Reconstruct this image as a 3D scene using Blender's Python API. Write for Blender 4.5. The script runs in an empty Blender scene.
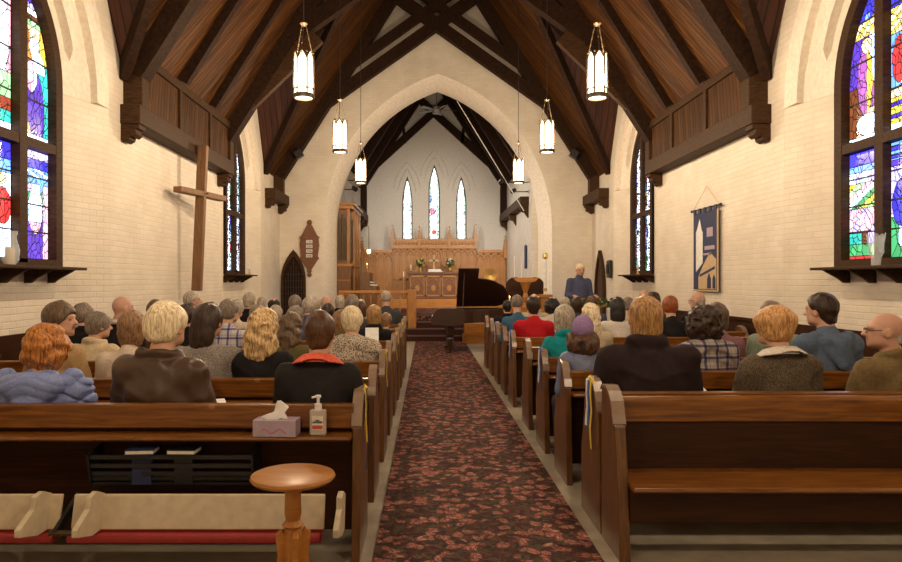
import bpy, bmesh, math, random
import numpy as np
from mathutils import Vector, Matrix
R = math.radians
random.seed(7)
# ---------------------------------------------------------------- camera, world, exposure
F = 674.0; VX, VY = 427.0, 282.0
scn = bpy.context.scene
cd = bpy.data.cameras.new('camera'); cam = bpy.data.objects.new('camera', cd); scn.collection.objects.link(cam)
cam.location = (0, 0, 1.5); cam.rotation_euler = (R(90), 0, 0)
cd.sensor_width = 36; cd.lens = F/902*36; cd.shift_x = (451-VX)/902; cd.shift_y = (VY-281)/902
cd.clip_start = .05; cd.clip_end = 200
scn.camera = cam
w = bpy.data.worlds.new('sky'); scn.world = w; w.use_nodes = True
w.node_tree.nodes['Background'].inputs[0].default_value = (.55, .7, 1, 1)
w.node_tree.nodes['Background'].inputs[1].default_value = .6
vs = scn.view_settings
vs.view_transform = 'Standard'; vs.look = 'None'; vs.gamma = 1; vs.use_curve_mapping = False
vs.exposure = 0.52
scn.cycles.max_bounces = 6; scn.cycles.diffuse_bounces = 4; scn.cycles.glossy_bounces = 3
scn.cycles.transparent_max_bounces = 12
scn.cycles.sample_clamp_indirect = 4
scn.cycles.caustics_reflective = False; scn.cycles.caustics_refractive = False
LAMP_W = 262; LAMP_GLOW = 7; LAMP_COL = (1, .755, .50)
GLASS_GLOW = 1.15
C = .24; HW = 4.17; XL = C-HW; XR = C+HW            # nave axis and walls
EAVE = 4.2; PITCH = 1.6; DP = 1.85; DHW = 1.85     # main roof and dormer roofs
YF = 18.0; YB = -2.6; BAYS = (-.76, 6.84, 14.44)
col = scn.collection
def P(px, py, D): return Vector(((px-VX)*D/F, D, 1.5-(py-VY)*D/F))
# ---------------------------------------------------------------- mesh helpers
class MB:
    def __init__(s): s.v = []; s.f = []; s.m = []
    def add(s, vs, fs, mi=0):
        n = len(s.v); s.v += [tuple(v) for v in vs]
        for f in fs: s.f.append(tuple(i+n for i in f)); s.m.append(mi)
        return s
    def box(s, a, b, mi=0):
        x0, y0, z0 = a; x1, y1, z1 = b
        return s.add([(x0,y0,z0),(x1,y0,z0),(x1,y1,z0),(x0,y1,z0),(x0,y0,z1),(x1,y0,z1),(x1,y1,z1),(x0,y1,z1)],
            [(0,3,2,1),(4,5,6,7),(0,1,5,4),(1,2,6,5),(2,3,7,6),(3,0,4,7)], mi)
    def beam(s, p, q, w, h, up=(0,0,1), mi=0):
        p = Vector(p); q = Vector(q); d = (q-p).normalized(); u = Vector(up)
        r = d.cross(u).normalized(); u = r.cross(d).normalized()
        vs = [c + r*a*w/2 + u*b*h/2 for c in (p, q) for a, b in ((-1,-1),(1,-1),(1,1),(-1,1))]
        return s.add(vs, [(0,1,2,3),(7,6,5,4),(0,4,5,1),(1,5,6,2),(2,6,7,3),(3,7,4,0)], mi)
    def prism(s, pts, ax, a, b, mi=0):
        """polygon pts (2D) extruded along axis ax (0,1,2) from a to b"""
        def mk(p, t):
            l = list(p); l.insert(ax, t); return tuple(l)
        n = len(pts)
        return s.add([mk(p, a) for p in pts]+[mk(p, b) for p in pts],
            [tuple(range(n)), tuple(range(2*n-1, n-1, -1))]+[(i, i+n, (i+1)%n+n, (i+1)%n) for i in range(n)], mi)
    def loft(s, rings, closed=True, cap=False, mi=0):
        n = len(rings[0]); vs = [v for r in rings for v in r]; fs = []
        for k in range(len(rings)-1):
            for i in range(n if closed else n-1):
                j = (i+1) % n
                fs.append((k*n+i, k*n+j, (k+1)*n+j, (k+1)*n+i))
        if cap: fs += [tuple(range(n-1, -1, -1)), tuple(range((len(rings)-1)*n, len(rings)*n))]
        return s.add(vs, fs, mi)
    def lathe(s, prof, c=(0,0,0), n=20, mi=0, ring=False):
        if ring: prof = list(prof)+[prof[0]]
        return s.loft([[(c[0]+r*math.cos(2*math.pi*i/n), c[1]+r*math.sin(2*math.pi*i/n), c[2]+z) for i in range(n)] for r, z in prof], True, not ring, mi)
    def tube(s, pts, r, n=8, mi=0):
        pts = [Vector(p) for p in pts]; rings = []
        for i, p in enumerate(pts):
            d = (pts[min(i+1, len(pts)-1)]-pts[max(i-1, 0)]).normalized()
            a = Vector((0,0,1)) if abs(d.z) < .9 else Vector((1,0,0))
            u = d.cross(a).normalized(); v = d.cross(u)
            rr = r[i] if isinstance(r, (list, tuple)) else r
            rings.append([p+u*rr*math.cos(2*math.pi*k/n)+v*rr*math.sin(2*math.pi*k/n) for k in range(n)])
        return s.loft(rings, True, True, mi)
    def ball(s, c, r, n=12, mi=0):
        r = (r,)*3 if not isinstance(r, tuple) else r
        rings = []
        for i in range(1, n//2+2):
            t = math.pi*i/(n//2+2)
            rings.append([(c[0]+r[0]*math.sin(t)*math.cos(2*math.pi*k/n), c[1]+r[1]*math.sin(t)*math.sin(2*math.pi*k/n), c[2]-r[2]*math.cos(t)) for k in range(n)])
        return s.loft(rings, True, True, mi)
    def build(s, name, mats, parent=None, smooth=False, bevel=0, kind=None, **pr):
        me = bpy.data.meshes.new(name); me.from_pydata(s.v, [], s.f)
        bm = bmesh.new(); bm.from_mesh(me); bmesh.ops.recalc_face_normals(bm, faces=bm.faces); bm.to_mesh(me); bm.free()
        if not isinstance(mats, (list, tuple)): mats = [mats]
        for m in mats: me.materials.append(m)
        me.polygons.foreach_set('material_index', s.m)
        if smooth:
            me.polygons.foreach_set('use_smooth', [True]*len(me.polygons)); me.set_sharp_from_angle(angle=R(40))
        me.update()
        o = bpy.data.objects.new(name, me); col.objects.link(o)
        if parent: o.parent = parent
        if bevel:
            b = o.modifiers.new('b', 'BEVEL'); b.width = bevel; b.segments = 2; b.limit_method = 'ANGLE'
        if kind: o['kind'] = kind
        for k, v in pr.items(): o[k] = v
        return o
def tag(o, label, cat, group=None):
    o['label'] = label; o['category'] = cat
    if group: o['group'] = group
    return o
def thing(name, label, cat, loc=(0,0,0), rz=0, group=None):
    o = bpy.data.objects.new(name, None); col.objects.link(o); o.empty_display_size = .1
    o.location = loc; o.rotation_euler = (0, 0, rz)
    return tag(o, label, cat, group)
def copy_tree(o, parent=None):
    c = o.copy(); col.objects.link(c); c.parent = parent
    for ch in list(o.children): copy_tree(ch, c)
    return c
# ---------------------------------------------------------------- material helpers
def nt(name):
    m = bpy.data.materials.new(name); m.use_nodes = True; t = m.node_tree
    b = t.nodes['Principled BSDF']; return m, t, b
def N(t, typ, **kw):
    n = t.nodes.new(typ)
    for k, v in kw.items():
        if k.startswith('i_'):
            key = k[2:]; key = int(key) if key.isdigit() else key.replace('_', ' ')
            n.inputs[key].default_value = v
        else: setattr(n, k, v)
    return n
def c4(c): return (c[0], c[1], c[2], 1)
def srgb(r, g, b):
    return tuple((x/255/12.92 if x/255 <= .04045 else ((x/255+.055)/1.055)**2.4) for x in (r, g, b))
def coords(t, axes='xyz', scale=(1,1,1), src='Object'):
    tc = N(t, 'ShaderNodeTexCoord'); o = tc.outputs[src]
    if axes != 'xyz':
        sx = N(t, 'ShaderNodeSeparateXYZ'); t.links.new(o, sx.inputs[0]); cb = N(t, 'ShaderNodeCombineXYZ')
        for i, a in enumerate(axes): t.links.new(sx.outputs['xyz'.index(a)], cb.inputs[i])
        o = cb.outputs[0]
    mp = N(t, 'ShaderNodeMapping'); mp.inputs['Scale'].default_value = scale; t.links.new(o, mp.inputs[0])
    return mp
def ramp(t, stops, fac):
    r = N(t, 'ShaderNodeValToRGB'); e = r.color_ramp.elements
    e[0].position, e[0].color = stops[0][0], c4(stops[0][1]); e[1].position, e[1].color = stops[-1][0], c4(stops[-1][1])
    for p, c in stops[1:-1]:
        x = e.new(p); x.color = c4(c)
    t.links.new(fac, r.inputs[0]); return r
def bump(t, b, h, strength=.3, dist=.01):
    n = N(t, 'ShaderNodeBump'); n.inputs['Strength'].default_value = strength; n.inputs['Distance'].default_value = dist
    t.links.new(h, n.inputs['Height']); t.links.new(n.outputs[0], b.inputs['Normal']); return n
def plain(name, c, rough=.5, metal=0, spec=.5):
    m, t, b = nt(name)
    no = N(t, 'ShaderNodeTexNoise', i_Scale=18.0); t.links.new(coords(t).outputs[0], no.inputs[0])
    r = ramp(t, [(.3, tuple(x*.9 for x in c)), (.7, tuple(min(1, x*1.08) for x in c))], no.outputs[0])
    t.links.new(r.outputs[0], b.inputs['Base Color'])
    b.inputs['Roughness'].default_value = rough; b.inputs['Metallic'].default_value = metal; b.inputs['Specular IOR Level'].default_value = spec
    return m
def wood(name, c1, c2, rough=.4, scale=(1,14,14), coat=0, plank=None, spec=.5, wear=None):
    """grain runs along the axis with the small scale"""
    m, t, b = nt(name); mp = coords(t, scale=scale)
    no = N(t, 'ShaderNodeTexNoise', i_Scale=3.0, i_Detail=6.0, i_Distortion=.6); t.links.new(mp.outputs[0], no.inputs[0])
    r = ramp(t, [(.32, c2), (.68, c1)], no.outputs[0]); out = r.outputs[0]
    if wear:
        n2 = N(t, 'ShaderNodeTexNoise', i_Scale=9.0, i_Detail=8.0); t.links.new(coords(t).outputs[0], n2.inputs[0])
        rr = ramp(t, [(.70, (0,0,0)), (.76, (1,1,1))], n2.outputs[0])
        mx = N(t, 'ShaderNodeMix', data_type='RGBA'); t.links.new(rr.outputs[0], mx.inputs[0])
        t.links.new(out, mx.inputs[6]); mx.inputs[7].default_value = c4(wear); out = mx.outputs[2]
    t.links.new(out, b.inputs['Base Color'])
    b.inputs['Roughness'].default_value = rough; b.inputs['Coat Weight'].default_value = coat; b.inputs['Coat Roughness'].default_value = .25
    b.inputs['Specular IOR Level'].default_value = spec
    bump(t, b, no.outputs[0], .15, .004)
    return m
def boards(name, c1, c2, axes, angle=0, width=.11, rough=.5, spec=.22):
    """boards: axes[0] runs across the boards, axes[1] along them"""
    m, t, b = nt(name); mp = coords(t, axes); mp.inputs['Rotation'].default_value = (0, 0, angle)
    sx = N(t, 'ShaderNodeSeparateXYZ'); t.links.new(mp.outputs[0], sx.inputs[0])
    dv = N(t, 'ShaderNodeMath', operation='DIVIDE'); t.links.new(sx.outputs[0], dv.inputs[0]); dv.inputs[1].default_value = width
    fl = N(t, 'ShaderNodeMath', operation='FLOOR'); t.links.new(dv.outputs[0], fl.inputs[0])
    fr = N(t, 'ShaderNodeMath', operation='FRACT'); t.links.new(dv.outputs[0], fr.inputs[0])
    wn = N(t, 'ShaderNodeTexWhiteNoise', noise_dimensions='1D'); t.links.new(fl.outputs[0], wn.inputs['W'])
    mp2 = N(t, 'ShaderNodeMapping'); mp2.inputs['Scale'].default_value = (22, 1.5, 1); t.links.new(mp.outputs[0], mp2.inputs[0])
    no = N(t, 'ShaderNodeTexNoise', i_Scale=1.6, i_Detail=5.0, noise_dimensions='4D'); t.links.new(mp2.outputs[0], no.inputs[0]); t.links.new(wn.outputs[0], no.inputs['W'])
    ad = N(t, 'ShaderNodeMath', operation='MULTIPLY_ADD'); t.links.new(wn.outputs[0], ad.inputs[0]); ad.inputs[1].default_value = .28; t.links.new(no.outputs[0], ad.inputs[2])
    r = ramp(t, [(.42, c2), (.85, c1)], ad.outputs[0])
    g = ramp(t, [(0, (.08,)*3), (.12, (1,)*3), (.90, (1,)*3), (1, (.08,)*3)], fr.outputs[0])
    mx = N(t, 'ShaderNodeMix', data_type='RGBA', blend_type='MULTIPLY'); mx.inputs[0].default_value = 1
    t.links.new(r.outputs[0], mx.inputs[6]); t.links.new(g.outputs[0], mx.inputs[7]); t.links.new(mx.outputs[2], b.inputs['Base Color'])
    b.inputs['Roughness'].default_value = rough; b.inputs['Specular IOR Level'].default_value = spec
    bump(t, b, g.outputs[0], .5, .01)
    return m
def brick(name, c, axes, mortar=.92, strength=.45):
    m, t, b = nt(name); mp = coords(t, axes)
    no = N(t, 'ShaderNodeTexNoise', i_Scale=2.2, i_Detail=5.0); t.links.new(coords(t).outputs[0], no.inputs[0])
    sc = N(t, 'ShaderNodeVectorMath', operation='SCALE'); t.links.new(no.outputs[1], sc.inputs[0]); sc.inputs['Scale'].default_value = .03
    ad = N(t, 'ShaderNodeVectorMath', operation='ADD'); t.links.new(mp.outputs[0], ad.inputs[0]); t.links.new(sc.outputs[0], ad.inputs[1])
    bt = N(t, 'ShaderNodeTexBrick', i_Scale=1.0); t.links.new(ad.outputs[0], bt.inputs[0])
    for k, v in (('Brick Width', .22), ('Row Height', .070), ('Mortar Size', .008), ('Mortar Smooth', .6)): bt.inputs[k].default_value = v
    bt.inputs['Color1'].default_value = c4(c); bt.inputs['Color2'].default_value = c4(tuple(x*.93 for x in c)); bt.inputs['Mortar'].default_value = c4(tuple(x*mortar for x in c))
    r = ramp(t, [(.3, (.88, .86, .82)), (.7, (1, 1, 1))], no.outputs[0])
    mx = N(t, 'ShaderNodeMix', data_type='RGBA', blend_type='MULTIPLY'); mx.inputs[0].default_value = 1
    t.links.new(bt.outputs[0], mx.inputs[6]); t.links.new(r.outputs[0], mx.inputs[7]); t.links.new(mx.outputs[2], b.inputs['Base Color'])
    b.inputs['Roughness'].default_value = .55
    n2 = N(t, 'ShaderNodeTexNoise', i_Scale=30.0, i_Detail=4.0); t.links.new(coords(t).outputs[0], n2.inputs[0])
    h = N(t, 'ShaderNodeMath', operation='MULTIPLY_ADD'); t.links.new(bt.outputs['Fac'], h.inputs[0]); h.inputs[1].default_value = -1; 
    h2 = N(t, 'ShaderNodeMath', operation='MULTIPLY'); t.links.new(n2.outputs[0], h2.inputs[0]); h2.inputs[1].default_value = .4; t.links.new(h2.outputs[0], h.inputs[2])
    bump(t, b, h.outputs[0], strength, .012)
    return m
def emit(name, c, s):
    m, t, b = nt(name); b.inputs['Base Color'].default_value = c4(c)
    b.inputs['Emission Color'].default_value = c4(c); b.inputs['Emission Strength'].default_value = s; return m
WALLC = (.82, .745, .64)
M = dict(
  brick_side=brick('painted_brick_side', WALLC, 'yzx'), brick_front=brick('painted_brick_front', WALLC, 'xzy'),
  plaster=plain('cream_plaster', (.82, .75, .65), .6), chancel=plain('grey_white_plaster', (.64, .62, .58), .6),
  chancel_brick=brick('chancel_brick', (.74, .71, .65), 'yzx'),
  board_main=boards('ceiling_boards', (.115, .045, .010), (.024, .008, .003), 'yzx', R(22), .095, .6, .10),
  board_dormer=boards('dormer_boards', (.075, .026, .015), (.025, .009, .006), 'xyz', 0, .14, spec=.25),
  board_panel=boards('knee_boards', (.095, .040, .012), (.034, .014, .005), 'yzx', R(8), .1, .6, .12),
  beam=wood('dark_beam', (.034, .016, .008), (.016, .007, .004), .7, (6,6,6), 0, spec=.1),
  beam_mid=wood('brown_beam', (.070, .034, .014), (.030, .014, .006), .6, (3,14,14), 0, spec=.15),
  pew=wood('varnished_pew_wood', (.27, .100, .013), (.11, .036, .005), .30, (1.2,16,16), .3, wear=(.34,.17,.06)),
  pew_end=wood('varnished_pew_end', (.17, .070, .016), (.085, .032, .008), .36, (16,16,1.5), .25),
  pew_dark=wood('dark_pew_back', (.050, .016, .005), (.024, .008, .003), .45, (1.2,16,16), .0, spec=.2),
  cap=plain('worn_cap', (.27, .19, .14), .25), black=plain('black', (.012,)*3, .4),
  oak=wood('golden_oak', (.46, .20, .038), (.29, .11, .018), .4, (14,14,1.5), .2),
  oak_h=wood('golden_oak_rail', (.52, .22, .038), (.36, .135, .02), .4, (1.2,14,14), .2),
  organ=wood('organ_oak', (.24, .10, .022), (.13, .05, .011), .4, (14,14,1.5), .1),
  altar=wood('altar_wood', (.20, .075, .022), (.11, .035, .012), .4, (1.2,14,14), .2),
  table=wood('honey_table', (.50, .215, .04), (.37, .14, .022), .42, (1.5,9,9), .2),
  crosswood=wood('cross_wood', (.24, .12, .045), (.13, .062, .025), .6, (12,12,1)),
  piano=plain('piano_dark', (.040, .016, .010), .3), stair=plain('stair_carpet', (.055, .022, .020), .9, spec=.1), nosing=plain('stair_nosing', (.13, .085, .075), .7), brass=plain('brass', (.75, .48, .16), .3, .9),
  antique=plain('antique_metal', (.10, .07, .04), .4, .6), iron=plain('iron', (.03,.025,.02), .5),
  white=plain('white', (.8,.8,.78), .5), cream=plain('cream_paint', (.62, .53, .38), .5),
  redpad=plain('red_pad', (.30, .02, .02), .5), green=plain('leaf_green', (.03, .08, .02), .7),
  yellow=plain('yellow_ribbon', (.85, .62, .05), .4), blue=plain('blue_ribbon', (.04, .13, .55), .4), navy=plain('navy', (.02, .03, .09), .7),
  lav=plain('lavender_box', (.42, .33, .42), .5), pages=plain('pages', (.75, .70, .58), .7), carved=plain('carved_oak', (.42,.20,.06), .5),
  grey=plain('grey_metal', (.35,.35,.36), .35, .7), tan=plain('tan_cloth', (.55, .40, .24), .8), fan=plain('fan_grey', (.16,.15,.15), .4),
  flame=emit('candle_flame', (1, .6, .2), 12), lead=plain('lead', (.01,.01,.012), .6),
)
def floor_mat():
    m, t, b = nt('beige_floor'); no = N(t, 'ShaderNodeTexNoise', i_Scale=6.0, i_Detail=8.0); t.links.new(coords(t).outputs[0], no.inputs[0])
    r = ramp(t, [(.3, (.36, .31, .23)), (.7, (.50, .44, .34))], no.outputs[0]); t.links.new(r.outputs[0], b.inputs['Base Color']); b.inputs['Roughness'].default_value = .45
    return m
M['floor'] = floor_mat()
def carpet_mat():
    m, t, b = nt('floral_carpet'); mp = coords(t)
    n0 = N(t, 'ShaderNodeTexNoise', i_Scale=7.0, i_Detail=3.0); t.links.new(mp.outputs[0], n0.inputs[0])
    sc = N(t, 'ShaderNodeVectorMath', operation='SCALE'); t.links.new(n0.outputs[1], sc.inputs[0]); sc.inputs['Scale'].default_value = .16
    ad = N(t, 'ShaderNodeVectorMath', operation='ADD'); t.links.new(mp.outputs[0], ad.inputs[0]); t.links.new(sc.outputs[0], ad.inputs[1])
    vo = N(t, 'ShaderNodeTexVoronoi', i_Scale=12.5); t.links.new(ad.outputs[0], vo.inputs[0])
    v2 = N(t, 'ShaderNodeTexVoronoi', i_Scale=34.0, feature='DISTANCE_TO_EDGE'); t.links.new(ad.outputs[0], v2.inputs[0])
    v3 = N(t, 'ShaderNodeTexVoronoi', i_Scale=34.0); t.links.new(ad.outputs[0], v3.inputs[0])
    sep = N(t, 'ShaderNodeSeparateColor'); t.links.new(vo.outputs['Color'], sep.inputs[0])
    sp3 = N(t, 'ShaderNodeSeparateColor'); t.links.new(v3.outputs['Color'], sp3.inputs[0])
    # petals: blossom cells pick rose, others near-black or olive
    base = ramp(t, [(0, (.035, .014, .013)), (.40, (.07, .022, .018)), (.5, (.12, .036, .030)), (.72, (.085, .065, .035)), (1, (.035, .016, .013))], sp3.outputs[0])
    rose = ramp(t, [(0, (.52, .18, .145)), (.5, (.36, .11, .09)), (1, (.56, .29, .22))], sp3.outputs[1])
    k = ramp(t, [(.40, (1,1,1)), (.56, (0,0,0))], vo.outputs['Distance'])
    on = ramp(t, [(.22, (0,0,0)), (.24, (1,1,1))], sep.outputs[0])
    ed = ramp(t, [(.03, (0,0,0)), (.09, (1,1,1))], v2.outputs['Distance'])
    m1 = N(t, 'ShaderNodeMath', operation='MULTIPLY'); t.links.new(k.outputs[0], m1.inputs[0]); t.links.new(on.outputs[0], m1.inputs[1])
    m2 = N(t, 'ShaderNodeMath', operation='MULTIPLY'); t.links.new(m1.outputs[0], m2.inputs[0]); t.links.new(ed.outputs[0], m2.inputs[1])
    mx = N(t, 'ShaderNodeMix', data_type='RGBA'); t.links.new(m2.outputs[0], mx.inputs[0]); t.links.new(base.outputs[0], mx.inputs[6]); t.links.new(rose.outputs[0], mx.inputs[7])
    t.links.new(mx.outputs[2], b.inputs['Base Color']); b.inputs['Roughness'].default_value = .85; b.inputs['Specular IOR Level'].default_value = .25
    nf = N(t, 'ShaderNodeTexNoise', i_Scale=400.0); t.links.new(mp.outputs[0], nf.inputs[0]); bump(t, b, nf.outputs[0], .4, .004)
    return m
M['carpet'] = carpet_mat()
def glass_mat():
    m, t, b = nt('stained_glass'); a = N(t, 'ShaderNodeVertexColor', layer_name='tint')
    t.links.new(a.outputs[0], b.inputs['Emission Color']); b.inputs['Emission Strength'].default_value = GLASS_GLOW
    b.inputs['Base Color'].default_value = (.02,.02,.02,1); b.inputs['Roughness'].default_value = .2
    return m
M['glass'] = glass_mat()
def lampglass():
    m, t, b = nt('lantern_glass'); tr = N(t, 'ShaderNodeBsdfTransparent'); em = N(t, 'ShaderNodeEmission')
    em.inputs[0].default_value = (1, .80, .50, 1); em.inputs[1].default_value = LAMP_GLOW
    mx = N(t, 'ShaderNodeMixShader'); mx.inputs[0].default_value = .45
    t.links.new(tr.outputs[0], mx.inputs[1]); t.links.new(em.outputs[0], mx.inputs[2])
    t.links.new(mx.outputs[0], t.nodes['Material Output'].inputs[0]); t.nodes.remove(b); return m
M['lampglass'] = lampglass()
def clearglass():
    m, t, b = nt('clear_glass'); b.inputs['Base Color'].default_value = (.9,.95,1,1); b.inputs['Roughness'].default_value = .05
    b.inputs['Alpha'].default_value = .3; return m
M['clear'] = clearglass()
# ---------------------------------------------------------------- floor, walls, ceiling
S = dict(kind='structure')
def struct(name, mb, mats, **k):
    return mb.build(name, mats, kind='structure', **k)
def X(s, d): return C + s*(HW-d)
struct('floor', MB().box((XL-.6, YB-.3, -.1), (XR+.6, 17.0, 0)), M['floor'])
carpet = MB().box((-.29, YB+.2, 0), (.945, 16.95, .012)).build('aisle_carpet', M['carpet'])
tag(carpet, 'long floral carpet runner of dark red and rose along the central aisle', 'carpet')
ARC_C = .69; ZS = 3.64
def arch_h(hw, y, c=ARC_C):
    """height above the springing of a pointed arch at offset y"""
    return math.sqrt(max(0, (hw+c)**2-(abs(y)+c)**2))
def outline(hw, zlo, n=14, zs=ZS, c=ARC_C, jump=None):
    """pointed arch outline as (y, z, above?) from foot, over the top, to the other foot"""
    half = [(hw, zlo, 0), (hw, zs, 0), (hw, zs, 0)]
    if jump:
        hj = jump-zs; xj = math.sqrt((hw+c)**2-hj**2)-c
    Rr = hw+c; a1 = math.acos(c/Rr)
    for i in range(1, n+1):
        a = a1*i/n; half.append((Rr*math.cos(a)-c, zs+Rr*math.sin(a), 1))
    return half
def full(half): return [(-y, z, k) for y, z, k in half] + [(y, z, k) for y, z, k in reversed(half[:-1])]
def window_wall(s, yc):
    """one bay with its stepped recess; built in y/z, x from the side"""
    name = 'wall_left' if s < 0 else 'wall_right'
    mb = MB(); mbp = MB()
    prof = [(1.49, 0), (1.2, 0), (1.2, .10), (.92, .10), (.92, .20), (.71, .22)]
    rings = []
    for k, (hw, dp) in enumerate(prof):
        sp = (1.49-hw)/.78*.22; zj = ZS if k < 2 else 4.03
        pts = []
        half = outline(hw, 0)
        out = []
        for i, (y, z, a) in enumerate(half):
            if i < 2: d = sp
            elif i == 2: d = dp if zj == ZS else sp
            else: d = dp if z > zj else sp
            out.append((y, z, d))
        f = [(-y, z, d) for y, z, d in out] + [(y, z, d) for y, z, d in reversed(out[:-1])]
        rings.append([(X(s, -d), yc+y, z) for y, z, d in f])
    mb2 = MB(); mb2.loft(rings, closed=False)
    mb2.m = [1 if max(mb2.v[i][2] for i in f_) <= ZS+.01 else 0 for f_ in mb2.f]
    struct(name, mb2, [M['plaster'], M['brick_side']])
    o = full(outline(1.49, 0))
    y0, y1 = yc-DHW, yc+DHW
    poly = [(y0-yc, 0), (y0-yc, EAVE), (0, EAVE+DP*DHW), (DHW, EAVE), (DHW, 0)] + [(y, z) for y, z, k in reversed(o)]
    x = X(s, 0)
    mb.add([(x, yc+a, b) for a, b in poly], [tuple(range(len(poly)))])
    # back of the recess with the window hole above the sill
    xb = X(s, -.22); hole = full(outline(.71, 1.66))
    mb.add([(xb, yc-.71, 0), (xb, yc+.71, 0), (xb, yc+.71, 1.66), (xb, yc-.71, 1.66)], [(0,1,2,3)])
    struct(name, mb, M['brick_side'])
for s in (-1, 1):
    nm = 'wall_left' if s < 0 else 'wall_right'
    edges = []
    for yc in BAYS: window_wall(s, yc)
    for a, b in ((YB, BAYS[0]-DHW), (BAYS[0]+DHW, BAYS[1]-DHW), (BAYS[1]+DHW, BAYS[2]-DHW), (BAYS[2]+DHW, YF)):
        if b-a < .02: continue
        struct(nm, MB().box((min(X(s, 0), X(s, -.5)), a, 0), (max(X(s, 0), X(s, -.5)), b, EAVE)), M['brick_side'])
ZR = EAVE+PITCH*HW
struct('wall_back', MB().prism([(XL-.4, 0), (XR+.4, 0), (XR+.4, EAVE-.6), (C, ZR+.2), (XL-.4, EAVE-.6)], 1, YB-.3, YB), M['brick_front'])
# chancel arch wall
AC = 4.11-2.8
def aout(hw, n=24, cx=C+.05):
    half = outline(hw, 0, n, 2.9, AC)
    return [(cx+y, z) for y, z, k in full(half)]
CA = C+.05
o1 = aout(3.05)
mb = MB(); poly = [(XL-.3, 0), (XL-.3, EAVE-.3), (C, ZR+.3), (XR+.3, EAVE-.3), (XR+.3, 0)] + list(reversed(o1))
mb.add([(a, YF, b) for a, b in poly], [tuple(range(len(poly)))])
struct('wall_front', mb, M['brick_front'])
mb = MB(); i1 = aout(2.8)
mb.loft([[(a, YF, b) for a, b in o1], [(a, YF+.35, b) for a, b in i1], [(a, YF+.8, b) for a, b in i1]], closed=False)
struct('trim_1', mb, M['plaster'], smooth=True)
# chancel shell
KX0, KX1, KY, KZ = C-2.65, C+2.68, 25.0, .62
struct('floor', MB().box((XL, 18.0, 0), (XR, KY, KZ)), M['carpet'])
mb = MB()
for i in range(3): mb.box((-2.5, 17.0+.33*i, .155*i), (3.0, 18.0, .155*(i+1)))
steps = mb.build('chancel_steps', M['stair']); mb = MB()
for i in range(4): mb.box((-2.45, 16.985+.33*i, .155*(i+1)-.03), (2.95, 17.03+.33*i, .155*(i+1)+.004))
mb.build('nosing', M['nosing'], steps)
tag(steps, 'carpeted steps rising from the aisle into the chancel', 'steps')
XWL = KX0-.31
struct('wall_chancel_left', MB().box((XWL-.3, YF+.8, 0), (XWL, KY+.3, 5.2)).box((XWL, YF+.8, 5.0), (KX0, KY+.3, 5.2)), M['chancel_brick'])
struct('wall_chancel_back', MB().box((XWL, KY, 0), (KX0, KY+.2, 5.1)), M['chancel'])
struct('wall_chancel_right', MB().box((KX1, YF+.8, 0), (KX1+.3, KY+.3, 5.2)), M['chancel_brick'])
def lancet(cx, hw, z0, zt, n=8):
    h = 1.1 if hw > .15 else .9
    c = (h*h-hw*hw)/(2*hw); return [(cx+y, z) for y, z, k in full(outline(hw, z0, n, zt-h, c))]
LWS = [(CA-.02+(-27)*25/F, .195, 3.06, 5.42), (CA-.02, .215, 3.06, 5.86), (CA-.02+27*25/F, .195, 3.06, 5.42)]
# back wall of the chancel built as strips between and around the three lancets
mb = MB(); xs = [KX0]
ztop = 5.0; ZCR = 9.2
def gab(x): return 5.0 + (ZCR-5.0)*(1-abs(x-C)/2.68)
for k, (cx, hw, z0, zt) in enumerate(LWS): 
    L = lancet(cx, hw, z0, zt); xs += [cx-hw, cx+hw]
xs.append(KX1)
for i in range(0, len(xs), 2):
    a, b = xs[i], xs[i+1]; pts = [(a, 0), (b, 0), (b, gab(b))]
    if a < C < b: pts.append((C, ZCR))
    pts.append((a, gab(a))); mb.add([(p, KY, q) for p, q in pts], [tuple(range(len(pts)))])
for cx, hw, z0, zt in LWS:
    mb.add([(cx-hw, KY, 0), (cx+hw, KY, 0), (cx+hw, KY, z0), (cx-hw, KY, z0)], [(0,1,2,3)])
    L = lancet(cx, hw, z0, zt); n = len(L)//2
    top = L[1:-1]; a, b = cx-hw, cx+hw
    pts = [(a, top[0][1])]+[p for p in top]+[(b, gab(b))]+([(C, ZCR)] if a < C < b else [])+[(a, gab(a))]
    mb.add([(p, KY, q) for p, q in pts[1:]], [tuple(range(len(pts)-1))])
    mb.loft([[(p, KY, q) for p, q in L], [(p, KY+.25, q) for p, q in L]], closed=True)
    for off, r in ((.16, .025), (.30, .02)):
        hm = lancet(cx, hw+off, zt-.9, zt+off*1.7)[1:-1]
        q = [p for p in hm if p[1] > zt-.55]
        mb.tube([(p[0], KY-.01, p[1]) for p in q], r, 6)
struct('wall_chancel_back', mb, M['chancel'])
# chancel roof
mb = MB()
for s, xe in ((-1, KX0-.02), (1, KX1+.02)):
    mb.add([(xe, YF+.02, 5.0), (xe, KY+.1, 5.0), (C, KY+.1, ZCR), (C, YF+.02, ZCR)], [(0,1,2,3)])
struct('ceiling', mb, M['beam'])
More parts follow.
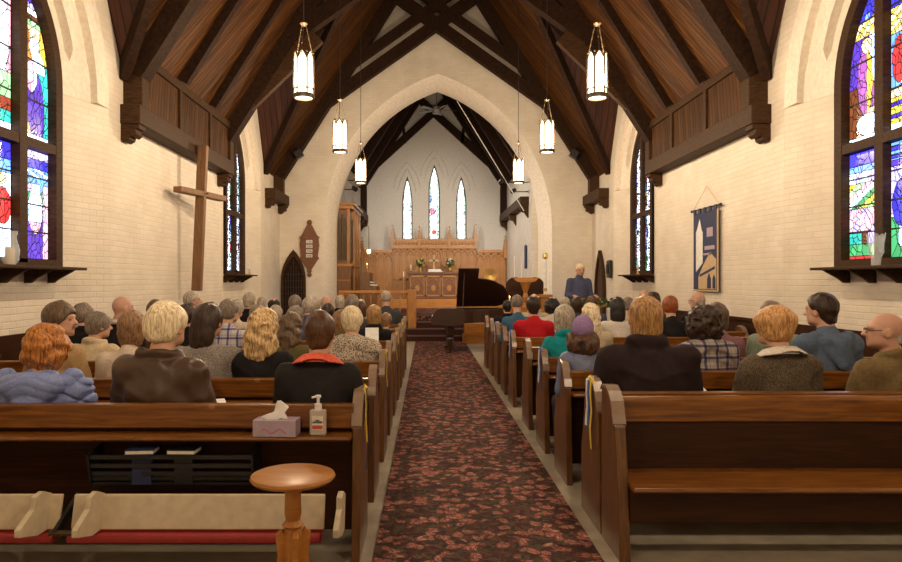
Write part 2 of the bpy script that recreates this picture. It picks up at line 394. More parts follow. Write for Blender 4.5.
# nave ceiling: two slopes with notches where the dormers cut in
DA = (DP*DHW)/PITCH                                  # how far the dormer ridge reaches into the nave
ceil = {}
for s in (-1, 1):
    mb = MB(); pts = [(0, YB, EAVE)]
    for yc in BAYS: pts += [(0, max(YB, yc-DHW), EAVE), (DA, yc, EAVE+DP*DHW), (0, yc+DHW, EAVE)]
    pts += [(0, YF, EAVE), (HW, YF, ZR), (HW, YB, ZR)]
    pts = [p for i, p in enumerate(pts) if i == 0 or p != pts[i-1]]
    mb.add([(X(s, d), y, z) for d, y, z in pts], [tuple(range(len(pts)))])
    ceil[s] = struct('ceiling', mb, M['board_main'])
    for yc in BAYS:
        mb = MB()
        for q in (-1, 1):
            mb.add([(X(s, 0), yc+q*DHW, EAVE), (X(s, DA), yc, EAVE+DP*DHW), (X(s, -.35), yc, EAVE+DP*DHW), (X(s, -.35), yc+q*(DHW), EAVE)], [(0,1,2,3)])
        d = struct('ceiling', mb, M['board_dormer'])
        mb = MB()
        for q in (-1, 1):
            mb.beam((X(s, .0), yc+q*(DHW), EAVE-.05), (X(s, DA), yc, EAVE+DP*DHW-.05), .12, .20)
        mb.build('valley_rafter', M['beam'], d)
    # common rafters of the slopes, running up from the knee panel
    for y in (-.2+2.6, 3.6, 10.15, 11.55):
        MB().beam((X(s, .26), y, EAVE+PITCH*.26-.10), (X(s, HW-.02), y, ZR-.10), .13, .17).build('rafter', M['beam'], ceil[s])
    MB().beam((X(s, HW-.02), YB, ZR-.15), (X(s, HW-.02), YF, ZR-.15), .2, .3).build('ridge_beam', M['beam'], ceil[s])
# ---------------------------------------------------------------- wall plates with corbels and boarded knee panels
def corbel_prof(s, L=.24, H=.22):
    return [(X(s, 0), 3.53), (X(s, L), 3.53), (X(s, L), 3.47), (X(s, L*.8), 3.46), (X(s, L*.86), 3.40), (X(s, L*.66), 3.36), (X(s, L*.5), 3.38), (X(s, L*.45), 3.33), (X(s, L*.2), 3.30), (X(s, 0), 3.32)]
def plate(s, y0, y1, side, what, panel=True):
    t = thing('wall_plate_beam', what, 'beam', group=None)
    MB().box((min(X(s, 0), X(s, .26)), y0, 3.53), (max(X(s, 0), X(s, .26)), y1, 3.78)).build('beam', M['beam_mid'], t, bevel=.012)
    for y in (y0+.02, y1-.24):
        MB().prism(corbel_prof(s), 1, y, y+.2).build('corbel', M['beam_mid'], t, bevel=.01)
    if panel:
        xa, xb = X(s, .17), X(s, .20)
        MB().box((min(xa, xb), y0+.1, 3.78), (max(xa, xb), y1-.1, 4.56)).build('boarded_panel', M['board_panel'], t)
        mb = MB().box((min(xa, X(s, .24)), y0+.1, 4.38), (max(xa, X(s, .24)), y1-.1, 4.50))
        for y in (10.15, 11.55, 2.4, 3.6):
            if y0 < y < y1: mb.box((min(xa, X(s, .235)), y-.05, 3.78), (max(xa, X(s, .235)), y+.05, 4.5))
        mb.build('rail', M['beam_mid'], t)
    return t
for s, nm in ((-1, 'left'), (1, 'right')):
    plate(s, 8.62, 12.85, nm, ('brown wall plate beam with boarded panel above the leaning wooden cross', 'brown wall plate beam with boarded panel above the hanging banner')[s > 0])
    plate(s, 1.15, 4.9, nm, ('brown wall plate beam beside the rear pews on the cross side', 'brown wall plate beam beside the rear pews on the banner side')[s > 0])
    plate(s, 16.32, 17.98, nm, ('short corbelled beam end in the corner above the gothic iron-grilled doorway', 'short corbelled beam end in the corner above the speaking man')[s > 0], False)
# ---------------------------------------------------------------- roof trusses
def truss(y, kind, what):
    t = thing('roof_truss', what, 'roof truss', (0, 0, 0))
    th = .22
    for s in (-1, 1):
        MB().box((min(X(s, 0), X(s, .25)), y-th/2, 3.78), (max(X(s, 0), X(s, .25)), y+th/2, 4.55)).build('post', M['beam_mid'], t, bevel=.01)
        # rafter
        a = (X(s, .12), y, EAVE+.02); b = (X(s, HW-.02), y, EAVE+.02+1.57*(HW-.14))
        MB().beam(a, b, .30, .26-.01*s, (0,1,0)).build('rafter', M['beam'], t)
        if kind >= 1:
            def line(u, z0): return (C+s*u, y, z0-.71*u)
            MB().beam(line(-1.6, 8.12), line(2.95, 8.12), .29, .21+.01*s, (0,1,0)).build('lower_chord', M['beam'], t)
            MB().beam(line(-1.35, 8.64), line(2.7, 8.64), .23, .17+.01*s, (0,1,0)).build('upper_chord', M['beam'], t)
        if kind == 2:
            MB().beam((X(s, .2), y, 4.55), (X(s, 1.85), y, 6.15), .32, .14, (0,1,0)).build('brace', M['beam_mid'], t)
            MB().beam((X(s, 1.55), y, 5.95), (X(s, 1.4), y, 6.55), .2, .15, (0,1,0)).build('strut', M['beam_mid'], t)
    return t
truss(17.35, 1, 'dark scissor truss against the brick wall over the chancel arch')
truss(12.75, 2, 'dark braced truss spanning the nave between the middle and far lanterns')
truss(8.82, 0, 'dark truss rafters springing from the near ends of the boarded panels')
truss(4.75, 0, 'dark truss rafters behind the nearest pair of lanterns')
truss(1.3, 0, 'dark truss rafters over the rear pews')
# chancel truss
t = thing('chancel_truss', 'dark scissor truss with open panels seen through the chancel arch', 'roof truss')
for s, xe in ((-1, KX0), (1, KX1)):
    hw = 2.66; y = 24.7
    def U(u, z): return (C+s*u, y, z)
    MB().beam(U(hw-.1, 3.9), U(hw-.1, 5.0), .22, .2, (0,1,0)).build('post', M['beam'], t)
    MB().beam(U(hw+.05, 4.95), U(0, ZCR-.05), .34, .2+.01*s, (0,1,0)).build('rafter', M['beam'], t)
    MB().beam(U(hw-.5, 5.75), U(-.9, 7.15+.9*.72+.75), .26, .15+.01*s, (0,1,0)).build('chord', M['beam'], t)
    MB().beam(U(1.05, 6.6), U(1.15, 7.6), .1, .16, (0,1,0)).build('strut', M['beam'], t)
    MB().box((min(xe, xe-s*.25), 19.3 if s > 0 else 21.6, 3.7), (max(xe, xe-s*.25), 24.8, 3.95)).build('wall_plate', M['beam_mid'], t)
    for yy in ((19.35 if s > 0 else 23.2), 22, 24.5):
        MB().prism([(xe, 3.7), (xe-s*.25, 3.7), (xe-s*.22, 3.55), (xe-s*.1, 3.5), (xe, 3.35)], 1, yy, yy+.2).build('corbel', M['beam_mid'], t)
for y in (19.6, 21.3, 23.0):
    mb = MB()
    for s in (-1, 1): mb.beam((C+s*2.55, y, 4.95), (C, y, ZCR-.2), .3, .2+.01*s, (0,1,0))
    q = tag(mb.build('chancel_rafter', M['beam']), 'dark rafter pair of the chancel roof, ' + {19.6: 'nearest to the arch', 21.3: 'over the ceiling fan', 23.0: 'nearest to the altar'}[y], 'rafter')
# ---------------------------------------------------------------- windows
def tinted(name, quads, parent, mat):
    vs = []; fs = []; cs = []
    for q, c in quads:
        n = len(vs); vs += q; fs.append(tuple(range(n, n+len(q)))); cs += [c4(c)]*len(q)
    me = bpy.data.meshes.new(name); me.from_pydata(vs, [], fs)
    ca = me.color_attributes.new('tint', 'FLOAT_COLOR', 'CORNER')
    ca.data.foreach_set('color', np.array(cs, dtype=np.float32).ravel()); me.materials.append(mat)
    o = bpy.data.objects.new(name, me); col.objects.link(o); o.parent = parent; return o
def glaze(place, u0, u1, z0, z1, lim, paint, cell, seed, lead=1, rs=.011):
    """mosaic of irregular panes (nearest-seed cells) with dark lead between; place(u, z) -> 3D point; lim(z)->(lo, hi) clip"""
    rg = np.random.default_rng(seed); W_, H_ = u1-u0, z1-z0
    ns = int(W_*H_/(cell*cell)*1.15); sd_ = rg.random((ns, 2))*(W_, H_)
    nu = max(4, round(W_/rs)); nv = round(H_/rs); uu = (np.arange(nu)+.5)/nu*W_; zz_ = (np.arange(nv)+.5)/nv*H_
    G = np.stack(np.meshgrid(uu, zz_, indexing='ij'), -1); best = np.full((nu, nv), 1e9); ids = np.zeros((nu, nv), int)
    for k, (a, b) in enumerate(sd_):
        dd = (G[...,0]-a)**2+((G[...,1]-b)*.75)**2; m_ = dd < best; best[m_] = dd[m_]; ids[m_] = k
    cols = []; fam = []; seen = {}
    for a, b in sd_:
        cols.append(rg.uniform(.7, 1.15))
    pc = {}; fam = np.zeros((nu, nv), int)
    for i in range(nu):
        for j in range(nv):
            w_ = .010*math.sin(zz_[j]*31+i*.11)
            c_ = paint(min(.999, max(0, (i+.5)/nu+w_)), (j+.5)/nv); pc[i, j] = c_; fam[i, j] = seen.setdefault(c_, len(seen))*1000+ids[i, j]
    edge = np.zeros((nu, nv), bool); edge[:-1] |= fam[:-1] != fam[1:]; edge[:, :-1] |= fam[:, :-1] != fam[:, 1:]
    out = []
    for i in range(nu):
        for j in range(nv):
            if lead and edge[i, j]: continue
            z = z0+j*H_/nv; zb = z+H_/nv; a = u0+i*W_/nu; b = a+W_/nu; lo, hi = lim((z+zb)/2)
            a = max(a, lo); b = min(b, hi)
            if b-a < 1e-4: continue
            out.append(([place(a, z), place(b, z), place(b, zb), place(a, zb)], tuple(x*cols[ids[i, j]] for x in pc[i, j])))
    return out
BLU=(.06,.05,.85); SKY=(.25,.6,1.5); WHT=(2.0,2.6,3.3); PUR=(.13,.05,.62); TEA=(.05,.7,.6); YEL=(1.5,1.0,.12); ORA=(1,.35,.08); RED=(.85,.05,.05)
GRN=(.08,.5,.18); BRN=(.22,.06,.02); PNK=(1.3,.7,.9); LIL=(.9,.75,1.9); LGN=(.6,1.2,.55); MAG=(.6,.15,.65); CRM=(1.6,1.3,.7)
def ell(u, v, cu, cv, ru, rv): return ((u-cu)/ru)**2+((v-cv)/rv)**2 < 1
def p_l_up_far(u, v):
    if v < .035: return WHT
    if ell(u,v,.5,.60,.16,.06): return WHT
    if v > .72:
        if u > .78: return TEA if v < .85 else SKY
        return [LGN, BRN, WHT, LIL, PUR, WHT, SKY, WHT][int((v-.72)/.28*8) % 8]
    if ell(u,v,.40,.40,.2,.10): return PNK if u < .5 else WHT
    if ell(u,v,.55+.2*(.3-v),.20,.30,.25): return PUR
    if ell(u,v,.25,.5,.16,.2): return ORA
    if ell(u,v,.6,.46,.28,.12): return WHT if v > .44 else TEA
    if v < .2: return YEL if u < .5 else TEA
    return ORA if u < .25 else (TEA if v < .5 else YEL) if u > .7 else CRM
def p_l_up_near(u, v):
    if v < .05: return WHT
    if v < .12: return TEA
    if v < .2: return (.45,.07,.03)
    if v < .35: return TEA if u < .6 else LGN
    if ell(u,v,.6,.55,.35,.25): return WHT
    if v > .8: return TEA if (int(v*30)%2) else LGN
    return PNK if u > .7 else LGN
def p_l_lo_far(u, v):
    if v > .93: return LIL
    if v > .84: return BLU
    if v > .76: return WHT if (int(u*4+v*30) % 2) else SKY
    if v > .7: return SKY
    if u > .82: return PNK
    if ell(u,v,.58,.66,.14,.1): return WHT
    if ell(u,v,.55,.45,.25,.22): return WHT if v > .34 else PNK
    if v < .38: return PUR
    return GRN if v < .62 else LIL if u < .5 else SKY
def p_l_lo_near(u, v):
    if v > .86: return BLU
    if v > .74: return SKY
    if ell(u,v,.75,.45,.28,.16): return RED
    if ell(u,v,.7,.7,.18,.07): return CRM
    if v < .25: return WHT if u > .4 else BRN
    return WHT if u > .6 else YEL
def p_r_up_far(u, v):   # u: near..far
    if v < .03: return WHT
    if v > .76: return ORA if (int(u*7)+int(v*31)) % 6 == 0 else (SKY if (int(u*6)*3+int(v*25)) % 5 == 0 else BLU)
    if v > .66: return CRM if (int(u*9+v*40) % 3) else YEL
    if ell(u,v,.40,.10,.36,.07): return WHT
    if ell(u,v,.45,.60,.16,.05): return CRM
    if ell(u,v,.50,.38,.24,.22): return MAG if u > .45 else YEL
    if v < .35: return BRN if u > .55 else MAG if v > .2 else CRM
    return PUR if u > .35 else WHT
def p_r_up_near(u, v):
    if v < .045: return WHT
    if v < .2: return YEL if int(v*40) % 3 else BLU
    if v < .26: return CRM
    if v > .74: return BLU if u > .6 else RED if v < .84 else SKY
    if v > .58: return CRM if (int(u*7+v*50) % 3) else YEL
    if ell(u,v,.78,.42,.2,.14): return RED
    if ell(u,v,.5,.4,.34,.18): return WHT
    return SKY
def p_r_lo_far(u, v):
    if v > .88: return BLU
    if v > .82: return SKY
    if v < .03: return RED
    if v < .14: return GRN if u > .3 else LGN
    if v < .26: return TEA if u > .6 else BRN if u > .4 else LIL
    if v < .48: return PNK if (int(u*5+v*9) % 3) else LIL
    if v > .72: return LIL if (int(u*5) % 2) else WHT
    return [YEL, GRN, WHT, PNK, LGN][int(u*4+v*17) % 5]
def p_r_lo_near(u, v):
    if v > .85: return SKY if (int(v*30) % 2) else BLU
    if v > .8: return PUR
    if ell(u,v,.5,.78,.3,.13): return (.2,.75,.9) if u < .5 else WHT
    if ell(u,v,.72,.47,.26,.2): return BLU
    if ell(u,v,.5,.5,.4,.2): return WHT
    if v < .1: return GRN
    if v < .35: return WHT if int(u*5) % 2 else GRN
    return LIL
def nave_window(s, yc, k, front):
    W = bpy.data.objects.new('window_%d' % k, None); col.objects.link(W); W['kind'] = 'structure'
    xw = X(s, -.20); xo = X(s, -.30); xi = X(s, -.16)
    lo = [(yc+y, z) for y, z, _ in full(outline(.73, 1.66))]; li = [(yc+y, max(z, 1.74)) for y, z, _ in full(outline(.60, 1.74))]
    mb = MB()
    mb.loft([[(xi, a, b) for a, b in lo], [(xi, a, b) for a, b in li], [(xo, a, b) for a, b in li], [(xo, a, b) for a, b in lo]], closed=True)
    mb.build('window_frame', M['beam_mid'], W)
    ht = 1.66+0
    MB().box((min(xi, xo)+.01, yc-.065, 1.7), (max(xi, xo)-.0, yc+.065, ZS+arch_h(.6, 0)+.05)).build('mullion', M['beam_mid'], W)
    MB().box((min(xi, xo)+.005, yc-.62, 2.90), (max(xi, xo)-.005, yc+.62, 3.0)).build('transom', M['beam_mid'], W)
    xg = X(s, -.25)
    sg = [p_l_up_near, p_l_up_far, p_l_lo_near, p_l_lo_far] if s < 0 else [p_r_up_near, p_r_up_far, p_r_lo_near, p_r_lo_far]
    zt = ZS+arch_h(.6, .065)
    cl = .085 if front else .06
    for q, (u0, u1, z0, z1, pf, kk) in enumerate(((-.6, -.065, 3.0, zt, sg[0], 0), (.065, .6, 3.0, zt, sg[1], 1), (-.6, -.065, 1.74, 2.9, sg[2], 2), (.065, .6, 1.74, 2.9, sg[3], 3))):
        def lim(z):
            if z <= ZS: return u0+.012, u1-.012
            r = (.6+ARC_C)**2-(z-ZS)**2; h = math.sqrt(max(0, r))-ARC_C-.02
            return (max(u0+.012, -h), u1-.012) if u0 < 0 else (u0+.012, min(u1-.012, h))
        f = (lambda u, v, g=pf: g(u, v)) if front else (lambda u, v, g=pf: (tuple(.5*x for x in g(u, v)) if (u < .14 or u > .86) else (2.6, 3.0, 3.6)))
        quads = glaze(lambda u, z: (xg, yc+u, z), u0+.01, u1-.01, z0+.01, z1-.01, lim, f, cl, k*10+q, 1, .0085 if front else .022)
        tinted('stained_glass', quads, W, M['glass'])
        # lead behind the panes and saddle bars
        mb = MB(); zz = [z0+(z1-z0)*i/12 for i in range(13)]
        L = [(xg-s*-.008, yc+lim(z)[0]-.01, z) for z in zz]; Rr = [(xg-s*-.008, yc+lim(z)[1]+.01, z) for z in zz]
        mb.loft([L, Rr], closed=False)
        nb = 3
        for i in range(1, nb+1):
            z = z0+(z1-z0)*i/(nb+1); a, b = lim(z)
            if b-a > .05: mb.box((xg-s*.012-.006, yc+a, z-.008), (xg-s*.012+.006, yc+b, z+.008))
        mb.build('lead_came', M['lead'], W)
    # shelf-like sill
    sh = MB(); xa, xb_ = X(s, -.16), X(s, .12)
    sh.box((min(xa, xb_), yc-.86, 1.63), (max(xa, xb_), yc+.72, 1.66))
    sh.build('window_sill', M['beam_mid'], W, bevel=.006)
    for u in (-.72, -.3, .12, .55):
        MB().prism([(X(s, -.22), 1.63), (X(s, .07), 1.63), (X(s, .02), 1.60), (X(s, -.10), 1.535), (X(s, -.16), 1.49), (X(s, -.22), 1.49)], 1, yc+u-.02, yc+u+.02).build('sill_bracket', M['beam_mid'], W)
k = 1
for yc in BAYS[1:]+BAYS[:1]:
    for s in (-1, 1): nave_window(s, yc, k, yc == BAYS[1]); k += 1
# chancel lancets: pale glass with coloured jewels
for q, (cx, hw, z0, zt) in enumerate(LWS):
    W = bpy.data.objects.new('window_%d' % k, None); col.objects.link(W); W['kind'] = 'structure'; k += 1
    h = 1.1 if hw > .2 else .9; h = 1.1 if hw > .15 else .9
    cc = (h*h-hw*hw)/(2*hw); zs_ = zt-h
    def lim(z, hw=hw, cc=cc, zs_=zs_, cx=cx):
        g = hw if z <= zs_ else math.sqrt(max(0, (hw+cc)**2-(z-zs_)**2))-cc
        return cx-g+.045, cx+g-.045
    def paint(u, v, q=q):
        if q == 1 and ell(u, v, .35, .38, .3, .045): return (1, .3, .5)
        if q == 1 and ell(u, v, .5, .1, .25, .03): return (1, .15, .1)
        if q == 1 and u < .25 and .5 < v < .6: return (.3, .5, 1)
        return (2.6, 2.8, 2.7) if .16 < u < .84 else (.9, 1.3, 1.1)
    quads = glaze(lambda u, z: (u, KY+.12, z), cx-hw+.03, cx+hw-.03, z0+.03, zt-.02, lim, paint, .10, 90+q, 1, .016)
    tinted('stained_glass', quads, W, M['glass'])
    mb = MB(); zz = [z0+(zt-z0)*i/24 for i in range(25)]
    mb.loft([[(lim(z)[0]-.05, KY+.135, z) for z in zz], [(lim(z)[1]+.05, KY+.135, z) for z in zz]], closed=False); mb.build('lead_came', M['lead'], W)
    L = lancet(cx, hw, z0, zt); ctr = (cx, (z0+zt)/2)
    mb = MB(); ins = [(cx+(p-cx)*.80, max(z0+.04, z-(.10 if z > zs_+.3 else 0)*(z-zs_)/h)) for p, z in L]
    mb.loft([[(p, KY+.02, z) for p, z in L], [(p, KY+.02, z) for p, z in ins], [(p, KY+.12, z) for p, z in ins]], closed=True)
    mb.build('window_frame', M['iron'], W)
# ---------------------------------------------------------------- wainscot along the side walls, doors
for s, nm in ((-1, 'left'), (1, 'right')):
    for (a, b) in ((BAYS[0]+1.6, BAYS[1]-1.5), (BAYS[1]+1.5, BAYS[2]-1.2)):
        mb = MB(); x0, x1 = X(s, .0), X(s, .035)
        mb.box((min(x0, x1), a, 0), (max(x0, x1), b, .97)); x1 = X(s, .06); mb.box((min(x0, x1), a, .97), (max(x0, x1), b, 1.01))
        o = mb.build('trim_%d' % (3 if s < 0 else 4), M['pew_dark'], kind='structure')
    a, b = BAYS[1]-1.5, BAYS[1]+1.5
    mb = MB(); x0, x1 = X(s, -.02), X(s, .02); mb.box((min(x0, x1), a, 0), (max(x0, x1), b, 1.0))
    mb.build('trim_%d' % (3 if s < 0 else 4), M['pew_dark'], kind='structure')
def gothic(w, h, n=8):
    hs = h-w*1.25; c = ((w*1.25)**2-(w/2)**2)/(w)
    return [(y, z) for y, z, k in full(outline(w/2, 0, n, hs, c))]
# iron grilled doorway in the arch wall
D1 = bpy.data.objects.new('door_1', None); col.objects.link(D1); D1['kind'] = 'structure'; D1.location = (-3.56, YF-.01, 0)
g = gothic(.66, 2.36); gi = gothic(.52, 2.2)
mb = MB(); mb.loft([[(a, -.06, b) for a, b in g], [(a, -.06, b) for a, b in gi], [(a, 0, b) for a, b in gi]], closed=True); mb.loft([[(a, 0, b) for a, b in g], [(a, -.06, b) for a, b in g]], closed=True)
mb.build('door_frame', M['beam_mid'], D1)
MB().add([(a, -.01, b) for a, b in gi], [tuple(range(len(gi)))]).build('door_panel', M['beam'], D1)
mb = MB()
for i in range(-3, 4): mb.tube([(i*.07, -.03, .02), (i*.07, -.03, 2.1-abs(i)*.16)], .007, 6)
for j in range(1, 11): mb.tube([(-.25, -.03, j*.17), (.25, -.03, j*.17)], .007, 6)
mb.build('iron_grille', M['iron'], D1)
D2 = bpy.data.objects.new('door_2', None); col.objects.link(D2); D2['kind'] = 'structure'; D2.location = (XR-.01, 17.0, 0)
g = gothic(.86, 2.3); gi = gothic(.70, 2.14)
mb = MB(); mb.loft([[(-.08, a, b) for a, b in g], [(-.08, a, b) for a, b in gi], [(0, a, b) for a, b in gi]], closed=True); mb.loft([[(0, a, b) for a, b in g], [(-.08, a, b) for a, b in g]], closed=True)
mb.build('door_frame', M['beam_mid'], D2)
MB().prism(gi, 0, -.04, -.01).build('door_panel', M['pew_dark'], D2)
MB().tube([(-.05, -.27, 1.0), (-.10, -.27, 1.0), (-.10, -.2, 1.0)], .012).build('door_handle', M['antique'], D2)
# ---------------------------------------------------------------- lanterns
def lantern(x, y, label):
    t = thing('hanging_lantern', label, 'lantern', (x, y, 3.65), group='pendant lanterns over the nave')
    r = .115; n = 6
    mb = MB()
    for k in range(n):
        a = 2*math.pi*k/n; p = Vector((r*math.cos(a), r*math.sin(a), 0))
        mb.box((p.x-.009, p.y-.009, .03), (p.x+.009, p.y+.009, .50))
        b = 2*math.pi*(k+1)/n; q = Vector((r*math.cos(b), r*math.sin(b), 0)); m_ = (p+q)/2
        mb.tube([p+Vector((0,0,.44)), p*.8+q*.2+Vector((0,0,.50)), m_+Vector((0,0,.545)), p*.2+q*.8+Vector((0,0,.50)), q+Vector((0,0,.44))], .008, 5)
        mb.ball((p.x, p.y, .53), .013, 6)
    mb.lathe([(r-.012, 0), (r+.012, 0), (r+.012, .03), (r+.004, .05), (r-.012, .05)], n=24, ring=True); mb.lathe([(r-.008, .10), (r+.004, .10), (r+.004, .112), (r-.008, .112)], n=24, ring=True)
    mb.build('frame', M['antique'], t)
    mb = MB()
    for k in range(n):
        a = 2*math.pi*k/n; b = 2*math.pi*(k+1)/n; rr = r-.006
        p = (rr*math.cos(a), rr*math.sin(a)); q = (rr*math.cos(b), rr*math.sin(b)); m_ = ((p[0]+q[0])/2, (p[1]+q[1])/2)
        mb.add([(p[0], p[1], .045), (q[0], q[1], .045), (q[0], q[1], .44), (m_[0], m_[1], .535), (p[0], p[1], .44)], [(0,1,2,3,4)])
    mb.build('glass_panels', M['lampglass'], t)
    MB().lathe([(.0, .012), (r-.012, .012), (r-.012, .016), (0, .016)], n=24).build('bottom_diffuser', M['lampglass'], t)
    for k in range(3):
        mb = MB(); a = 2*math.pi*k/3+.5
        p = Vector((r*math.cos(a), r*math.sin(a), .5)); q = Vector((.03*math.cos(a), .03*math.sin(a), .86))
        for i in range(9):
            c0 = p.lerp(q, i/9); c1 = p.lerp(q, (i+1)/9); mb.tube([c0, c1], .007 if i % 2 else .0045, 5)
        mb.build('chain', M['antique'], t)
    MB().lathe([(.0, .85), (.02, .85), (.045, .875), (.045, .885), (.02, .89), (.012, .92), (0, .94)], n=16).build('canopy_ring', M['antique'], t)
    zc = max(EAVE+PITCH*(HW-abs(x-C)), 0)-3.65
    MB().tube([(0,0,.93), (0,0,zc)], .006, 6).build('rod', M['iron'], t)
    l = bpy.data.lights.new('bulb', 'POINT'); l.energy = LAMP_W; l.color = LAMP_COL; l.shadow_soft_size = .06
    lo = bpy.data.objects.new('bulb', l); col.objects.link(lo); lo.parent = t; lo.location = (0, 0, .22)
    return t
LZ = [(7.9, 'nearest in view'), (11.2, 'middle of its row'), (14.7, 'farthest, beside the chancel arch')]
for y, w_ in LZ:
    for s, sd in ((-1, 'cross'), (1, 'banner')):
        lantern(C+.035+s*1.72, y, 'lit gothic lantern over the pews on the %s side, %s' % (sd, w_))
for y in (4.4, 1.0):
    for s, sd in ((-1, 'cross'), (1, 'banner')):
        lantern(C+s*1.72, y, 'lit gothic lantern over the %s pews, %s side' % ('rearmost' if y < 2 else 'nearest', sd))
def spot(x, y, z, tx, ty, tz, W, colr, label, size=.15, ang=110):
    t = thing('floodlight', label, 'floodlight', (x, y, z)); xw = (KX1 if x > 0 else KX0)-x; MB().tube([(0,0,0), (xw*(.99 if x > 0 else .8), 0, 0)], .015).build('arm', M['black'], t); d = (Vector((tx,ty,tz))-Vector((x,y,z))).normalized()
    MB().tube([-d*.16, d*.0], [.05, .07], 14).build('housing', M['black'], t)
    l = bpy.data.lights.new('bulb', 'SPOT'); l.energy = W; l.color = colr; l.spot_size = R(ang); l.spot_blend = .8; l.shadow_soft_size = size
    lo = bpy.data.objects.new('bulb', l); col.objects.link(lo); lo.parent = t; lo.location = d*.02
    lo.rotation_euler = d.to_track_quat('-Z', 'Y').to_euler()
spot(2.45, 19.4, 4.1, .0, 24.8, 2.6, 260, (1, .86, .70), 'added unseen floodlight on the chancel wall behind the arch, piano side', .15, 85)  # made-up lamp hidden behind the arch, added to brighten the chancel back wall
spot(-2.0, 19.9, 4.5, 2.9, 20.6, 2.4, 520, (1, .86, .70), 'black floodlight on the chancel wall above the organ, aimed across', .15, 95)
spot(-2.0, 18.95, 4.1, .6, 24.8, 2.6, 260, (1, .86, .70), 'added unseen floodlight on the chancel wall behind the arch, organ side', .15, 85)  # its made-up partner on the organ side, also added out of view for brightness
# ---------------------------------------------------------------- chancel furniture
t = thing('reredos', 'golden oak gothic panelling with cresting and finials behind the altar', 'panelling', (0, 24.75, KZ))
def tracery(mb, x0, x1, z0, z1, y=-.02):
    w_ = x1-x0; mb.box((x0, y, z0), (x0+.03, 0.02, z1)); mb.box((x1-.03, y, z0), (x1, .02, z1))
    mb.box((x0, y, z1-.05), (x1, .02, z1)); mb.box((x0, y, z0), (x1, .02, z0+.05))
    cx = (x0+x1)/2; zs_ = z1-.05-w_*.8; c = ((w_*.8)**2-(w_/2)**2)/w_
    pts = [(cx+a, y, b) for a, b, k in full(outline(w_/2-.02, zs_-.02, 6, zs_, c))]; mb.tube(pts, .014, 5)
    mb.tube([(cx, y, zs_), (cx, y, zs_+w_*.3)], .01, 5)
MB().box((-2.38, 0, 0), (2.89, .12, 2.0)).build('low_panelling', M['oak'], t)
MB().box((-1.25, -.06, 0), (1.78, .1, 2.28)).build('high_panelling', M['oak'], t)
mb = MB()
n = 12
for i in range(n): tracery(mb, -1.22+i*2.97/n, -1.22+(i+1)*2.97/n, .95, 2.1, -.09)
for a, b, m_ in ((-2.38, -1.28, 4), (1.82, 2.88, 4)):
    for i in range(m_): tracery(mb, a+(b-a)*i/m_, a+(b-a)*(i+1)/m_, .5, 1.93, -.03)
mb.build('tracery', M['carved'], t)
mb = MB().box((-1.3, -.14, 2.1), (1.83, .1, 2.2)).box((-1.3, -.14, 2.38), (1.83, .1, 2.44)).box((-1.3, -.1, 2.2), (1.83, .1, 2.38))
mb.box((-2.38, -.05, 1.96), (-1.28, .12, 2.06)).box((1.83, -.05, 1.96), (2.89, .12, 2.06)); mb.build('cornice', M['oak_h'], t)
mb = MB()
for i in range(26):
    x = -1.25+i*.121; mb.ball((x, -.13, 2.29), (.045, .02, .06), 6)
for i in range(30): mb.prism([(-1.28+i*.104, 2.44), (-1.18+i*.104, 2.44), (-1.23+i*.104, 2.50)], 1, -.06, -.02)
mb.build('cresting', M['carved'], t)
for x, z in ((-1.27, 2.95), (-.28, 2.9), (.82, 2.9), (1.79, 2.97), (2.86, 2.55), (-2.38, 2.5)):
    b = z-.5; mb = MB().box((x-.055, -.155, b-.3), (x+.055, -.03, b)); mb.prism([(x-.085, b), (x+.085, b), (x, b+.5)], 1, -.1, -.05)
    for q in range(4): mb.box((x-.085+.012*q, -.11, b+.06+q*.09), (x+.085-.012*q, -.045, b+.10+q*.09))
    mb.ball((x, -.075, b+.5), .03, 6); mb.build('finial', M['oak'], t)
f = MB().box((-2.2, 22.6, KZ), (2.7, 24.74, KZ+.30)).build('altar_platform', M['oak_h'], bevel=.01); tag(f, 'golden oak raised platform under the altar', 'platform')
FZ = KZ+.30
t = thing('altar', 'dark wooden altar table with three carved front panels', 'altar', (CA-.06, 23.9, FZ))
MB().box((-.88, -.3, 0), (.88, .3, .86)).build('body', M['altar'], t, bevel=.01)
MB().box((-.94, -.36, .86), (.94, .34, .93)).build('top', M['altar'], t, bevel=.01)
for i in range(3):
    x0 = -.82+i*.56; mb = MB(); tracery(mb, x0, x0+.5, .08, .8, -.33); mb.ball((x0+.25, -.31, .36), (.09, .02, .12), 8); mb.build('carved_panel', M['carved'], t)
AT = FZ+.93
MBc = MB().box((-.16, -.1, 0), (.40-.05, .22, .05)).box((-.14, -.06, .05), (.3, .18, .10)); o = MBc.build('altar_linen', M['white'], bevel=.01); o.location = (CA-.1, 23.7, AT); tag(o, 'folded white cloth and open book lying on the altar', 'linen')
t = thing('altar_cross', 'small pale gold cross standing on the altar', 'cross', (CA-.04, 24.05, AT+.0))
MB().box((-.10, -.06, 0), (.10, .06, .06)).build('base', M['brass'], t); MB().box((-.03, -.02, .06), (.03, .02, .62)).box((-.17, -.02, .38), (.17, .02, .45)).build('cross', M['tan'], t)
